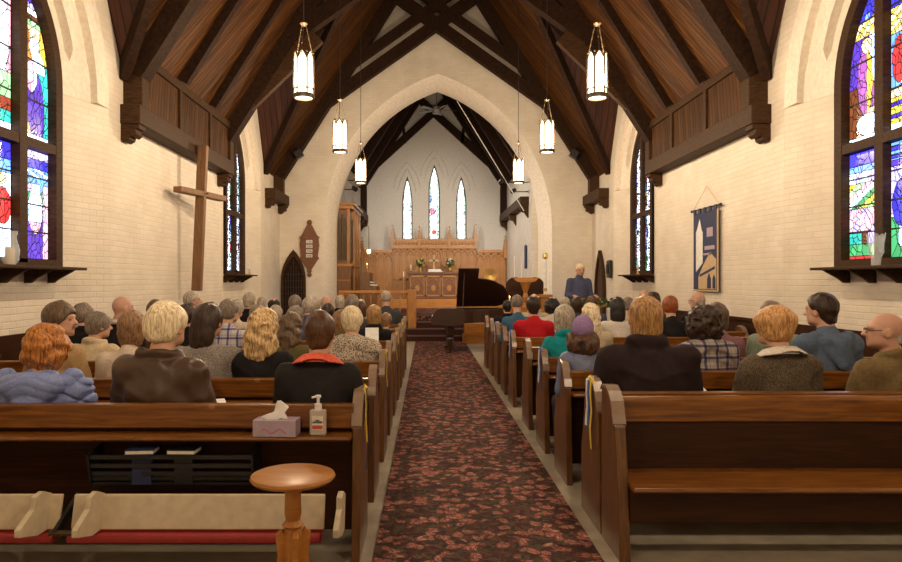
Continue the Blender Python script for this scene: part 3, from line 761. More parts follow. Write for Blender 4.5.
def flowers(x, y, z, label, sd):
    rg = random.Random(sd); t = thing('flower_vase', label, 'flowers', (x, y, z), group='flower vases on the altar')
    MB().lathe([(.05, 0), (.07, .08), (.04, .16), (.06, .2)], n=12).build('vase', M['brass'], t)
    mb = MB()
    for i in range(34):
        a = rg.uniform(0, 6.28); r_ = rg.uniform(.02, .15); h = rg.uniform(.22, .46); mb.tube([(0,0,.18), (r_*math.cos(a), r_*math.sin(a), h)], .004, 4); mb.ball((r_*math.cos(a), r_*math.sin(a), h), (.03,.02,.035), 5)
    mb.build('foliage', M['green'], t); 
    for mname, nb in (('yellow', 6), ('white', 5), ('blue', 3)):
        mb = MB()
        for i in range(nb): a = rg.uniform(0, 6.28); r_ = rg.uniform(.02, .13); mb.ball((r_*math.cos(a), r_*math.sin(a)-.04, rg.uniform(.3, .5)), .028, 6)
        mb.build('blossoms', M[mname], t)
flowers(CA-.52, 24.05, AT, 'vase of yellow and white flowers on the altar, organ side', 1)
flowers(CA+.53, 24.05, AT, 'vase of yellow and white flowers on the altar, piano side', 2)
def candle(x, y, z, h, label, lit=False, hold=.12, name='altar_candle'):
    t = thing(name, label, 'candle', (x, y, z))
    MB().lathe([(.05, 0), (.02, .03), (.015, hold-.02), (.03, hold)], n=12).build('holder', M['brass'], t)
    MB().lathe([(.018, hold), (.018, hold+h)], n=10).build('candle', M['white'], t)
    if lit: MB().ball((0, 0, hold+h+.02), (.008, .008, .02), 8).build('flame', M['flame'], t)
candle(CA-.86, 23.8, AT, .14, 'white candle at the organ end of the altar')
candle(CA-1.1, 23.3, FZ, .2, 'tall white candle stand beside the altar', hold=.75)
# altar rail
t = thing('choir_rail', 'golden oak rail with square end post before the altar steps', 'rail', (0, 17.6, .3))
MB().box((-2.3, -.06, .91), (-.3, .06, .98)).build('top_rail', M['oak_h'], t, bevel=.01)
MB().box((-.50, -.1, .0), (-.28, .1, 1.0)).build('post', M['oak'], t, bevel=.01); MB().box((-2.3, -.1, 0), (-2.15, .1, .9)).build('post', M['oak'], t)
mb = MB().box((-2.3, -.03, .18), (-.4, .03, .26))
for i in range(9): mb.box((-2.05+i*.19, -.015, .26), (-2.02+i*.19, .015, .86))
mb.build('balusters', M['oak'], t)
# organ case
t = thing('pipe_organ', 'tall oak pipe organ case standing just inside the chancel arch', 'organ', (-2.66, 20.0, KZ))
MB().box((.0, -.9, 0), (.50, 1.3, 1.35)).build('lower_case', M['organ'], t, bevel=.015)
MB().box((.05, -.85, 1.35), (.45, 1.25, 2.95)).build('upper_case', M['organ'], t, bevel=.01)
MB().box((.02, -.98, 2.95), (.56, 1.36, 3.05)).box((.02, -1.03, 3.05), (.62, 1.4, 3.12)).build('cornice', M['oak_h'], t, bevel=.01); MB().box((.02, -.93, 1.32), (.55, 1.33, 1.40)).build('middle_moulding', M['oak_h'], t, bevel=.01)
mb = MB()
for i in range(5): mb.tube([(.11+i*.07, -.86, 1.5), (.11+i*.07, -.86, 2.6+.1*(2-abs(i-2)))], .026, 10)
for i in range(12): mb.tube([(.46, -.7+i*.16, 1.5), (.46, -.7+i*.16, 2.55+.05*(i % 4))], .045, 10)
mb.build('organ_pipes', M['antique'], t)
mb = MB()
for x in (.05, .43): mb.box((x-.04, -.92, 1.4), (x+.04, -.82, 2.95))
for y in (-.2, .5, 1.2): mb.box((.42, y-.05, 0), (.56, y+.05, 2.95))
for z in (.15, .55, .95): mb.box((.03, -.915, z-.04), (.47, -.88, z))
mb.build('pilasters', M['oak'], t)
t = thing('organ_console', 'brown wooden organ console with keyboards beside the organ case', 'organ console', (-1.75, 19.9, KZ))
MB().box((-.15, -.5, 0), (.3, .6, .75)).build('body', M['organ'], t); MB().box((-.15, -.5, .75), (.1, .6, 1.15)).build('back', M['organ'], t)
for i in range(2): MB().box((.08-.1*i, -.4, .77+.08*i), (.3-.1*i, .5, .81+.08*i)).build('keyboard', M['white'], t)
candle(-1.75, 19.7, KZ+1.15, .12, 'small candle lamp on the organ console', True)
t = thing('sanctuary_lamp', 'small glass sanctuary lamp hanging from a curved wall bracket by the organ', 'lamp', (-1.95, 22.6, 2.45))
MB().tube([(-.76, 0, .85), (-.2, 0, 1.0), (0, 0, .9), (.0, 0, .12)], .012).build('bracket', M['antique'], t); MB().lathe([(.03, 0), (.06, .04), (.06, .12), (.04, .14)], n=12).build('glass_cup', M['lampglass'], t)
# ceiling fan in the chancel
t = thing('ceiling_fan', 'grey ceiling fan hanging high inside the chancel', 'fan', (CA, 20.6, 6.75))
MB().tube([(0,0,.1), (0,0,2.3)], .015).build('rod', M['fan'], t); MB().lathe([(.03, -.12), (.12, -.1), (.15, 0), (.12, .1), (.03, .13)], n=16).build('motor', M['fan'], t)
for k_ in range(5):
    a = 2*math.pi*k_/5+.1; d = Vector((math.cos(a), math.sin(a), 0)); e = Vector((-d.y, d.x, .25))
    mb = MB(); mb.loft([[tuple(d*r_+e*w_*q+Vector((0,0,h))) for q, h in ((-1,-.004),(1,-.004),(1,.004),(-1,.004))] for r_, w_ in ((.12,.02),(.2,.05),(.55,.07),(.62,.05))], True, True); mb.build('blade', M['fan'], t)
o = MB().tube([P(457, 101, 18.6), P(507, 183, 18.9), P(524, 211, 18.97)], .012, 6).build('white_cable', M['white']); tag(o, 'thin white cable slanting across the chancel arch opening', 'cable')
spot(2.05, 18.9, 4.3, .8, 23, 2, 60, (1, .95, .9), 'small spotlight fixed on the white cable', .05, 80)
# ---------------------------------------------------------------- grand piano
t = thing('grand_piano', 'dark grand piano with raised lid in front of the chancel steps', 'piano', (.25, 14.0, 0))
pl = [(0,0), (0,1.42), (1.50,1.42), (1.62,1.2), (1.56,.95), (1.4,.72), (1.1,.58), (.9,.35), (.72,.1), (.55,.0)]
pl = [(x, 1.42-y) if False else (x, y) for x, y in pl]
MB().prism(pl, 2, .64, .92).build('rim', M['piano'], t, bevel=.01)
MB().prism([(.0,.04), (.0,1.38), (-.15,1.38), (-.15,.04)], 2, .62, .74).build('key_bed', M['piano'], t, bevel=.02)
MB().box((-.14, .1, .74), (-.02, 1.32, .76)).build('keyboard', M['white'], t)
MB().prism([(-.16, .62), (.30, .58), (.5, .62), (.5, .95), (.02, .95), (-.06, .92), (-.13, .80), (-.165, .72)], 1, -.03, .03).build('cheek', M['piano'], t)
for p_ in ((.24, .25), (.24, 1.2), (1.35, 1.2)):
    MB().lathe([(.05, .05), (.045, .1), (.075, .3), (.055, .34), (.09, .38), (.09, .64)], (p_[0], p_[1], 0), 12).ball((p_[0], p_[1], .03), .03, 8).build('leg', M['piano'], t)
MB().tube([(.24, .7, .64), (.24, .7, .12)], .02).box((.12, .6, .08), (.3, .8, .12)).build('pedal_lyre', M['piano'], t)
th = R(37); 
def lid(x, y, off=0):    # hinge on the far long side
    d = 1.42-y; return (x, 1.42-d*math.cos(th)+off*math.sin(th), .93+d*math.sin(th)+off*math.cos(th))
lp = [(.42,1.42),(1.35,1.40),(1.52,1.28),(1.58,1.05),(1.54,.85),(1.42,.62),(1.22,.46),(1.02,.38),(.86,.35),(.86,.02),(.42,.02)]
mb = MB(); n = len(lp); mb.add([lid(x, y) for x, y in lp]+[lid(x, y, .025) for x, y in lp], [tuple(range(n)), tuple(range(2*n-1, n-1, -1))]+[(i, (i+1)%n, (i+1)%n+n, i+n) for i in range(n)])
mb.build('lid', M['piano'], t)
MB().tube([(.5, .1, .93), lid(.55, .15)], .01).build('lid_prop', M['piano'], t)
t = thing('wooden_step', 'small two-tier golden oak step box behind the piano', 'step', (.92, 16.55, 0))
MB().box((0, 0, 0), (.5, .4, .48)).build('upper_tier', M['oak_h'], t, bevel=.008); MB().box((-.05, -.22, 0), (.5, 0, .24)).build('lower_tier', M['oak_h'], t, bevel=.008)
# brass dish, chairs, reading desk on the piano side
t = thing('brass_dish', 'round brass alms dish upright near the altar', 'dish', (2.2, 23.0, FZ)); 
MB().box((-.3, -.2, 0), (.3, .2, .57)).build('stand', M['oak'], t)
q = MB().lathe([(0, 0), (.10, .01), (.17, .03), (.24, .07), (.22, .07), (0, .03)], n=24).build('dish', M['brass'], t, smooth=True); q.location = (-.05, 0, .82); q.rotation_euler = (R(96), 0, 0)
for i, (x, lb) in enumerate(((2.18, 'high-backed clergy chair with arched brown back nearer the piano'), (2.66, 'high-backed clergy chair with arched brown back nearer the speaker'))):
    t = thing('clergy_chair', lb, 'chair', (x+.0, 17.0-.6, .0), group='clergy chairs beside the speaker')
    g = [(a, b) for a, b, k_ in full(outline(.24, .5, 8, 1.38, .0))]
    MB().prism(g, 1, .2, .27).build('backrest', M['pew_dark'], t, bevel=.01); MB().box((-.25, -.25, .42), (.25, .25, .5)).build('seat', M['pew_dark'], t, bevel=.01)
    for a, b in ((-1,-1),(1,-1),(1,1),(-1,1)): MB().box((a*.22-.025, b*.22-.025, 0), (a*.22+.025, b*.22+.025, .42)).build('leg', M['oak'], t)
    for a in (-1, 1): MB().box((a*.25-.02, -.22, .66), (a*.25+.02, .22, .70)).box((a*.25-.02, -.22, .5), (a*.25+.02, -.18, .66)).build('armrest', M['oak'], t)
t = thing('reading_desk', 'ornate golden oak desk crowned by a carved bracket and shelf', 'desk', (2.28, 15.6, 0))
MB().box((-.45, -.2, 0), (.45, .2, .9)).build('body', M['oak'], t, bevel=.01); MB().box((-.5, -.25, .9), (.5, .25, .96)).build('top', M['oak_h'], t, bevel=.01)
MB().lathe([(.12, .96), (.05, 1.02), (.07, 1.15), (.04, 1.25), (.10, 1.42), (.14, 1.5), (.05, 1.55)], n=14).build('stem', M['oak'], t)
MB().prism([(-.3, 1.60), (.3, 1.60), (.22, 1.52), (.06, 1.48), (0, 1.38), (-.06, 1.48), (-.22, 1.52)], 1, -.1, .1).build('bracket', M['oak_h'], t)
for i, x in enumerate((-.38, -.2, .2, .36)):
    candle(2.28+x, 15.5, .96, .08+.03*(i % 2), ('short lit candle on the golden desk, %s' % ('at its piano end', 'second from its piano end', 'second from its speaker end', 'at its speaker end')[i]), True, .1, 'lit_candle')
t = thing('paschal_candle', 'tall white processional candle with gold top on a wooden pedestal', 'candle', (2.68, 15.3, 0))
MB().box((-.14, -.14, 0), (.14, .14, .12)).box((-.1, -.1, .12), (.1, .1, 1.15)).box((-.15, -.15, 1.15), (.15, .15, 1.22)).build('pedestal', M['oak'], t, bevel=.008)
MB().lathe([(.035, 1.22), (.035, 2.02)], n=14).build('candle', M['white'], t); MB().lathe([(.03, 2.02), (.06, 2.06), (.055, 2.14), (.02, 2.16)], n=14).lathe([(.05, 1.3), (.05, 1.36)], n=14).build('gold_cap', M['brass'], t)
for x, lb in ((2.24, 'thin white processional torch behind the clergy chairs, nearer the altar'), (2.42, 'thin white processional torch behind the clergy chairs, nearer the speaker')):
    t = thing('processional_torch', lb, 'torch', (x, 17.3, 0.16))
    MB().tube([(0,0,0), (0,0,1.2)], .015).build('pole', M['brass'], t); MB().tube([(0,0,1.2), (0,0,2.0)], .012).build('candle', M['white'], t); MB().lathe([(.0,1.18),(.06,1.22),(0,1.24)], n=10).build('collar', M['brass'], t)
o = MB().prism([(0, 1.9), (0.42, 1.9), (.42, 2.55), (.21, 2.6), (0, 2.55)], 0, KX1-.03, KX1-.005).build('blue_banner', M['navy']); o.location = (0, 19.6, 0); tag(o, 'small dark blue banner hanging on the chancel wall', 'banner')
# lectern
t = thing('lectern', 'wooden lectern with sloped top draped in green in front of the speaking man', 'lectern', (3.25, 13.7, 0))
MB().box((-.24, -.16, 0), (.24, .16, .98)).build('body', M['oak'], t, bevel=.01)
MB().prism([(-.26, 1.0), (.26, 1.0), (.26, 1.03), (-.26, 1.16)][::1], 0, -.36, .36).build('slanted_top', M['oak_h'], t).rotation_euler = (0,0,R(180))
mb = MB(); rg = random.Random(3)
for i in range(420):
    x = rg.uniform(-.52, .52); y = rg.uniform(-.30, -.16); z = rg.uniform(.98, 1.17); mb.ball((x, y, z), (rg.uniform(.01,.03), .012, rg.uniform(.008,.025)), 4)
mb.build('greenery', M['green'], t)
t = thing('microphone', 'thin gooseneck microphone on the lectern', 'microphone', (3.2, 13.6, 1.14)); MB().tube([(0,0,0), (.03,0,.18), (.02,.08,.28)], .006).build('gooseneck', M['iron'], t); MB().tube([(.02,.08,.28), (.02,.13,.30)], .014).build('capsule', M['black'], t)
t = thing('side_table', 'narrow wooden shelf table by the wall near the gothic door leaf', 'table', (4.05, 15.0, 0)); MB().box((-.35, -.2, .94), (.3, .2, .98)).build('top', M['oak_h'], t)
for a in (-.3, .25): MB().box((a-.02, -.15, 0), (a+.02, .15, .94)).build('leg', M['oak'], t)
# ---------------------------------------------------------------- wall pieces
t = thing('wooden_cross', 'tall rough wooden cross leaning on the wall below the boarded panel', 'cross', (-3.60, 10.75, 0))
MB().beam((-.10, 0, 1.36), (-.0, 0, 3.68), .15, .11, (0,1,0)).build('upright', M['crosswood'], t, bevel=.012)
a = R(75); MB().beam((-.62*math.cos(a), -.62*math.sin(a), 2.90), (.62*math.cos(a), .62*math.sin(a), 2.90), .15, .09, (0,0,1)).build('crossbar', M['crosswood'], t, bevel=.012); t.children[1].location = (.03, 0, 0)
MB().lathe([(0,0),(.02,0),(.02,.02),(0,.02)], n=8).build('bolt', M['iron'], t).location = (.1, 0, 2.9)
t = thing('hymn_board', 'carved wooden hymn board with four rows of white number cards', 'hymn board', (-3.13, YF-.04, 2.33))
hb = [(0,-.62), (.06,-.55), (.05,-.5), (.18,-.3), (.25,-.18), (.22,-.15), (.24,0), (.26,.15), (.24,.32), (.27,.36), (.2,.42), (.08,.66), (.05,.70)]
hb = hb+[(-x, z) for x, z in reversed(hb[1:])]; MB().prism(hb, 1, -.03, .03).build('board', M['altar'], t, bevel=.008)
MB().ball((0,0,.76), (.07,.04,.07), 10).build('knob', M['altar'], t); MB().ball((0,0,-.64), (.06,.04,.06), 10).build('knob', M['altar'], t)
MB().box((-.25,-.05,.34), (.25,.03,.38)).box((-.25,-.05,-.22), (.25,.03,-.18)).build('moulding', M['altar'], t)
DIG = {'1': 'r', '2': '', '3': ''}
def text(s_, size, parent, mat, loc, rot, name='lettering', al='CENTER', ext=.002):
    cu = bpy.data.curves.new(name, 'FONT'); cu.body = s_; cu.size = size; cu.extrude = ext; cu.align_x = al
    q = bpy.data.objects.new(name, cu); col.objects.link(q); me = bpy.data.meshes.new_from_object(q.evaluated_get(bpy.context.evaluated_depsgraph_get())); bpy.data.objects.remove(q)
    me.materials.clear(); me.materials.append(mat); o = bpy.data.objects.new(name, me); col.objects.link(o); o.parent = parent; o.location = loc; o.rotation_euler = rot; return o
for i, tx in enumerate(('526', '389', '398', '488')):
    z = .24-i*.125; MB().box((-.08, -.055, z-.04), (.08, -.03, z+.045)).build('number_card', M['white'], t)
    text(tx, .09, t, M['black'], (0, -.057, z-.03), (R(90), 0, 0), 'numbers')
for s, lb in ((-1, 'small black speaker box fixed to the truss above the hymn board'), (1, 'small black speaker box fixed to the truss above the gothic door leaf')):
    t = thing('truss_speaker', lb, 'speaker', (C+s*3.5, 17.12, 4.75), R(0), 'speakers on the truss'); t.rotation_euler = (0, s*R(32), 0)
    MB().box((-.1, -.08, -.1), (.1, .08, .1)).build('box', M['black'], t, bevel=.008); MB().lathe([(.03, 0), (.07, 0), (.07, .01), (.03, .01)], n=16, ring=True).build('cone', M['iron'], t).rotation_euler = (R(90), 0, 0); t.children[1].location = (0, -.08, 0)
t = thing('wall_telephone', 'black box with rounded front mounted on the wall beside the gothic door leaf', 'wall box', (XR-.07, 16.1, 1.80))
MB().box((-.03, -.13, -.20), (.06, .13, .22)).build('body', M['black'], t, bevel=.03); MB().box((-.06, -.06, -.1), (-.03, .06, .12)).build('handset', M['iron'], t, bevel=.015)
# hanging banner on the right wall
t = thing('wall_banner', 'navy banner showing a white steeple and golden church hanging on the wall', 'banner', (XR-.05, 10.55, 0))
MB().box((-.01, -.45, 1.38), (.0, .45, 2.60)).build('cloth', M['navy'], t)
MB().tube([(0, -.53, 2.655), (0, .53, 2.655)], .014).ball((0, -.54, 2.655), .025, 8).ball((0, .54, 2.655), .025, 8).build('rod', M['iron'], t)
mb = MB()
for i in range(5): y = -.39+i*.195; mb.box((-.02, y-.04, 2.58), (.0, y+.04, 2.67))
mb.build('hanging_tab', M['navy'], t); MB().tube([(0, -.5, 2.66), (.02, 0, 3.0), (0, .5, 2.66)], .004, 5).build('cord', M['tan'], t)
x = -.014       # far side (positive y) shows on the picture's left
MB().prism([(.34, 1.66), (.34, 2.30), (.30, 2.34), (.20, 2.50), (.12, 2.32), (.08, 2.28), (.08, 1.80)], 0, x, -.011).build('white_steeple', M['white'], t)
MB().prism([(.24, 1.58), (.06, 1.76), (-.20, 1.96), (-.42, 1.84), (-.42, 1.39), (.24, 1.39)], 0, x-.002, -.011).build('gold_church', M['tan'], t)
MB().prism([(-.1, 1.4), (-.1, 1.55), (-.17, 1.64), (-.24, 1.55), (-.24, 1.4)], 0, x-.005, -.011).prism([(-.3, 1.4), (-.3, 1.55), (-.35, 1.62), (-.4, 1.55), (-.4, 1.4)], 0, x-.005, -.011).prism([(.18,1.62),(-.38,1.74),(-.38,1.70),(.18,1.58)], 0, x-.005, -.011).build('church_openings', M['navy'], t)
MB().box((x-.002, -.30, 2.20), (-.011, -.08, 2.34)).box((x-.002, -.36, 2.00), (-.011, 0, 2.06)).box((x-.002, -.25, 1.92), (-.011, .05, 1.95)).build('pink_lettering_blocks', M['lav'], t)
MB().prism([(.43,1.4),(.43,1.55),(.3,1.6),(.2,1.5),(.22,1.4)], 0, x, -.011).build('blue_field', M['navy'], t)
MB().box((-.012, -.47, 1.36), (.002, -.44, 2.6)).box((-.012, -.46, 1.355), (.002, .46, 1.375)).build('border', M['tan'], t)
# things on the window sills
t = thing('hurricane_candle', 'cream pillar candle in a clear glass hurricane vase on the window sill', 'candle', (X(-1, .0), 6.35, 1.66))
MB().lathe([(.05, 0), (.075, .05), (.085, .14), (.055, .26), (.07, .32)], n=18).build('glass_vase', M['clear'], t, smooth=True); MB().lathe([(.04, .01), (.04, .17), (0, .17)], n=16).build('candle', M['cream'], t)
t = thing('frosted_vase', 'frosted ruffled glass vase on the window sill behind the bald man in glasses', 'vase', (X(1, .0), 6.62, 1.66))
mb = MB(); mb.loft([[( (r_+.012*math.sin(5*a_)*(z_>.15))*math.cos(a_), (r_+.012*math.sin(5*a_)*(z_>.15))*math.sin(a_), z_+(.02*math.sin(5*a_) if z_ > .25 else 0)) for a_ in [2*math.pi*i/30 for i in range(30)]] for r_, z_ in ((.04, 0), (.045, .08), (.07, .13), (.06, .2), (.075, .3))], True, False); mb.build('body', M['clear'], t, smooth=True)
candle(X(-1, .0), 14.9, 1.66, .12, 'pale candle on the far window sill, cross side')
candle(X(1, .0), 14.1, 1.66, .14, 'pale candle on the far window sill, banner side')
# ---------------------------------------------------------------- pews
def pew_parts(t, x0, x1, aisle, back=True):
    """a pew facing +Y; y = 0 is the plane of its back's top; x0..x1 along the row"""
    def end(xa, xb):
        pr = [(-.10, 0), (.40, 0), (.40, .42), (.36, .52), (.34, .60), (.31, .74), (.27, .84), (.22, .885), (.15, .90), (.08, .875), (.02, .825), (-.02, .77), (-.04, .70), (-.10, .0)]
        cap = [(-.045, .72), (-.022, .775), (.018, .832), (.078, .884), (.15, .91), (.225, .893), (.28, .846)]
        MB().prism(pr[:-1], 0, xa, xb).build('end_panel', M['pew_end'], t, bevel=.005)
        mb = MB(); ins = [(y*1.0+.010, z-.018) for y, z in cap]
        mb.prism(cap+ins[::-1], 0, xa-.006, xb+.006); mb.build('end_cap', M['cap'], t)
    end(x0, x0+.045); end(x1-.045, x1)
    a, b = x0+.045, x1-.045
    MB().prism([(-.02, .80), (-.022, .83), (.02, .835), (.035, .82), (.03, .70), (-.015, .70)], 0, a, b).build('back_rail', M['pew'], t, bevel=.006)
    MB().prism([(-.0, .72), (.02, .72), (.085, .40), (.085, .12), (.06, .12), (.06, .40)], 0, a, b).build('back_panel', M['pew_dark'], t)
    MB().prism([(.06, .395), (.50, .415), (.51, .43), (.50, .445), (.06, .425)], 0, a, b).build('seat', M['pew'], t, bevel=.005)
    MB().box((a, .40, .30), (b, .43, .40)).build('apron', M['pew_dark'], t)
    MB().prism([(-.13, .655), (.0, .655), (.0, .68), (-.13, .68), (-.14, .667)], 0, a, b).build('book_ledge', M['pew'], t, bevel=.004)
LB = [3.70, 4.68, 5.70, 6.68, 7.65, 8.62, 9.60, 10.60, 11.55]
RB = [4.10, 5.06, 5.98, 6.92, 8.16, 9.05, 9.95, 10.85, 11.75]
ordn = ['nearest', 'second nearest', 'third nearest', 'fourth nearest', 'fifth nearest', 'sixth nearest', 'seventh nearest', 'eighth nearest', 'ninth nearest']
proto = None
for i, y in enumerate(LB):
    t = thing('church_pew', 'varnished wooden pew, %s row on the cross side of the aisle' % ordn[i], 'pew', (0, y, 0), group='pews on the cross side')
    if i == 0: pew_parts(t, XL+.10, -.36, 1); proto = t
    else:
        for ch in list(proto.children): copy_tree(ch, t)
proto = None
for i, y in enumerate(RB):
    t = thing('church_pew', 'varnished wooden pew facing the altar, %s row on the banner side' % ordn[i], 'pew', (0, y, 0), group='pews on the banner side')
    if i == 0: pew_parts(t, 1.03, XR-.10, -1); proto = t
    else:
        for ch in list(proto.children): copy_tree(ch, t)
for ch in list(proto.children):
    if ch.name.startswith('book_ledge'): bpy.data.objects.remove(ch)   # the turned pew stands right behind this one
# the empty pew turned round, its seat towards the rear of the church
t = thing('church_pew', 'empty varnished pew turned backwards so its seat faces the rear', 'pew', (0, 3.91, 0), group='pews on the banner side')
def turned(t, x0, x1):
    def end(xa, xb):
        MB().prism([(-.31, 0), (.07, 0), (.07, .875), (.03, .895), (-.04, .90), (-.10, .875), (-.155, .83), (-.18, .76), (-.21, .70), (-.24, .56), (-.26, .45), (-.31, 0)][:-1], 0, xa, xb).build('end_panel', M['pew_end'], t, bevel=.005)
        cap = [(-.205, .72), (-.185, .765), (-.158, .838), (-.10, .885), (-.04, .91), (.045, .903), (.072, .885)]
        MB().prism(cap+[(y+.012, z-.018) for y, z in cap[::-1]], 0, xa-.006, xb+.006).build('end_cap', M['cap'], t)
    end(x0, x0+.06); end(x1-.06, x1); a, b = x0+.06, x1-.06
    MB().prism([(-.03, .695), (-.03, .82), (-.01, .84), (.04, .84), (.04, .695)], 0, a, b).build('back_rail', M['pew'], t, bevel=.006)
    MB().prism([(-.012, .695), (.02, .695), (.0, .38), (-.04, .38)], 0, a, b).build('back_panel', M['pew_dark'], t)
    MB().prism([(-.02, .395), (-.36, .385), (-.375, .40), (-.36, .415), (-.02, .43)], 0, a, b).build('seat', M['pew'], t, bevel=.005)
    MB().box((a, -.30, .21), (b, -.27, .385)).build('apron', M['pew_dark'], t)
turned(t, 1.03, XR-.10)
# near pew on the cross side: book rack, kneelers
t = thing('book_rack', 'long black slatted book rack hung on the back of the nearest pew', 'rack', (0, 3.70, 0))
mb = MB()
x0, x1 = -1.80, -.92
for z, y in ((.560, -.13), (.512, -.12), (.468, -.11), (.44, -.10)): mb.box((x0, y, z), (x1, y+.012, z+.022))
mb.build('slat', M['black'], t)
MB().box((x0, -.10, .415), (x1, .05, .43)).build('bottom_shelf', M['black'], t)
for x in (x0, x1-.012): MB().prism([(-.145, .585), (.04, .62), (.04, .415), (-.11, .415)], 0, x, x+.012).build('side_plate', M['black'], t)
for i, (px, mname, lb) in enumerate(((142, 'navy', 'dark hymn book with pale pages lying in the black rack, farther from the tissue box'), (184, 'black', 'dark hymn book with pale pages lying in the black rack, nearer to the tissue box'))):
    p = P(px, 452, 3.60); b = thing('hymn_book', lb, 'book', (p.x, 3.61, .600), R(4-6*i), 'hymn books in the rack')
    MB().box((-.075, -.06, -.012), (.075, .05, -.008)).box((-.075, -.06, .010), (.075, .05, .013)).box((-.075,-.06,-.012), (-.071,.05,.012)).build('cover', M[mname], b); MB().box((-.072, -.057, -.008), (.072, .048, .010)).build('pages', M['pages'], b)
    MB().box((-.05, -.02, -.18), (.05, .02, -.012)).build('book_block', M[mname], b)
def kneeler(xa, xb, label, legs):
    t = thing('kneeler', label, 'kneeler', (0, 3.42, 0), group='kneelers folded up behind the nearest pew')
    MB().prism([(-.02, .25), (.0, .25), (.04, .415), (.02, .415)], 0, xa, xb).build('board', M['cream'], t, bevel=.006)
    MB().prism([(-.06, .195), (.06, .195), (.06, .24), (-.055, .24), (-.065, .22)], 0, xa, xb-.01).build('cushion', M['redpad'], t, bevel=.008)
    for x in legs:
        MB().prism([(.03, .42), (-.05, .455), (-.12, .445), (-.13, .39), (-.25, .33), (-.25, .295), (-.10, .25), (-.01, .25)], 0, x-.014, x+.014).build('leg', M['cream'], t, bevel=.004)
kneeler(-1.80, -.52, 'cream folded kneeler with red cushion below the black book rack', (-1.66, -.53+.10))
kneeler(-3.1, -1.86, 'cream folded kneeler with red cushion at the wall side of the rack', (-2.95, -1.93))
t = thing('kneeler_bracket', 'dark metal bracket joining the two folded kneelers under the pew', 'bracket', (-1.83, 3.45, 0)); MB().beam((0, .1, .38), (-.03, -.08, .24), .02, .04).build('arm', M['black'], t); MB().tube([(-.06, -.08, .245), (.06, -.08, .245)], .014).build('hinge', M['antique'], t)
# tissue box and sanitiser on the ledge
t = thing('tissue_box', 'lavender tissue box with a raised white tissue on the pew ledge', 'tissue box', (P(274, 437, 3.55).x, 3.615, .68), R(-3))
MB().box((-.115, -.055, 0), (.115, .06, .088)).build('carton', M['lav'], t, bevel=.003)
mb = MB(); mb.tube([(-.07+.014*i, -.057, .035+.012*math.sin(i*1.1)) for i in range(11)], .004, 5); mb.build('pink_scroll_pattern', plain('pink_print', (.5,.22,.32), .6), t)
mb = MB(); n = 14
rings = []
for k, (rx, ry, cx, z) in enumerate(((.07,.025,-.01,.088), (.062,.022,-.01,.105), (.035,.018,.005,.115), (.03,.012,.02,.13), (.035,.006,.03,.15), (.012,.003,.012,.178))):
    rings.append([(cx+rx*math.cos(2*math.pi*i/n)*(1+.15*math.sin(3*i)), ry*math.sin(2*math.pi*i/n), z+.006*math.sin(i*1.7)) for i in range(n)])
mb.loft(rings, True, True); mb.build('tissue', M['white'], t, smooth=True)
t = thing('sanitiser_bottle', 'clear hand sanitiser pump bottle beside the tissue box', 'bottle', (P(316, 437, 3.55).x, 3.62, .68))
MB().prism([(-.038,-.022),(.038,-.022),(.044,-.01),(.044,.01),(.038,.022),(-.038,.022),(-.044,.01),(-.044,-.01)], 2, 0, .135).build('bottle', plain('gel', (.50,.44,.38), .15), t, bevel=.006)
MB().box((-.03, -.0245, .03), (.03, -.0225, .105)).build('label', M['pages'], t); MB().box((-.028,-.0255,.035), (.028,-.0245,.055)).build('red_band', plain('red_print', (.55,.1,.06), .5), t)
MB().lathe([(.02,.135),(.02,.165),(.008,.17),(.008,.20),(.016,.2),(.016,.212),(0,.214)], n=14).tube([(0,0,.206), (-.03,-.02,.203)], .006).build('pump', M['white'], t)
MB().lathe([(.012,.062),(.012,.064),(0,.064)], n=10).build('logo', M['navy'], t).location=(0,-.026,.02); 
text('SANITIZER', .011, t, M['navy'], (0, -.0262, .068), (R(90), 0, 0))
# round pedestal table
t = thing('round_table', 'small round honey wood pedestal table behind the nearest pew', 'table', (P(293, 475, 2.88).x, 2.88, 0))
MB().lathe([(0, .650), (.150, .650), (.170, .656), (.180, .668), (.176, .678), (.165, .682), (0, .682)], n=64).build('tabletop', M['table'], t, smooth=True)
MB().lathe([(.0, .10), (.03, .10), (.034, .14), (.026, .2), (.038, .34), (.042, .42), (.036, .45), (.046, .465), (.030, .485), (.036, .51), (.034, .60), (.042, .65), (0, .65)], n=28).build('column', M['table'], t, smooth=True)
for k in range(4):
    a = R(200+90*k); d = (math.cos(a), math.sin(a)); mb = MB()
    pr = [(.02,.40),(.05,.45),(.075,.43),(.065,.34),(.08,.22),(.13,.08),(.20,.02),(.21,0),(.16,0),(.10,.05),(.05,.16),(.03,.28)]
    nn = len(pr); e = (-d[1]*.013, d[0]*.013)
    mb.add([(d[0]*r_+e[0]*q, d[1]*r_+e[1]*q, z) for q in (-1, 1) for r_, z in pr], [tuple(range(nn)), tuple(range(2*nn-1, nn-1, -1))]+[(i, (i+1)%nn, (i+1)%nn+nn, i+nn) for i in range(nn)])
    mb.build('leg', M['table'], t, bevel=.004)
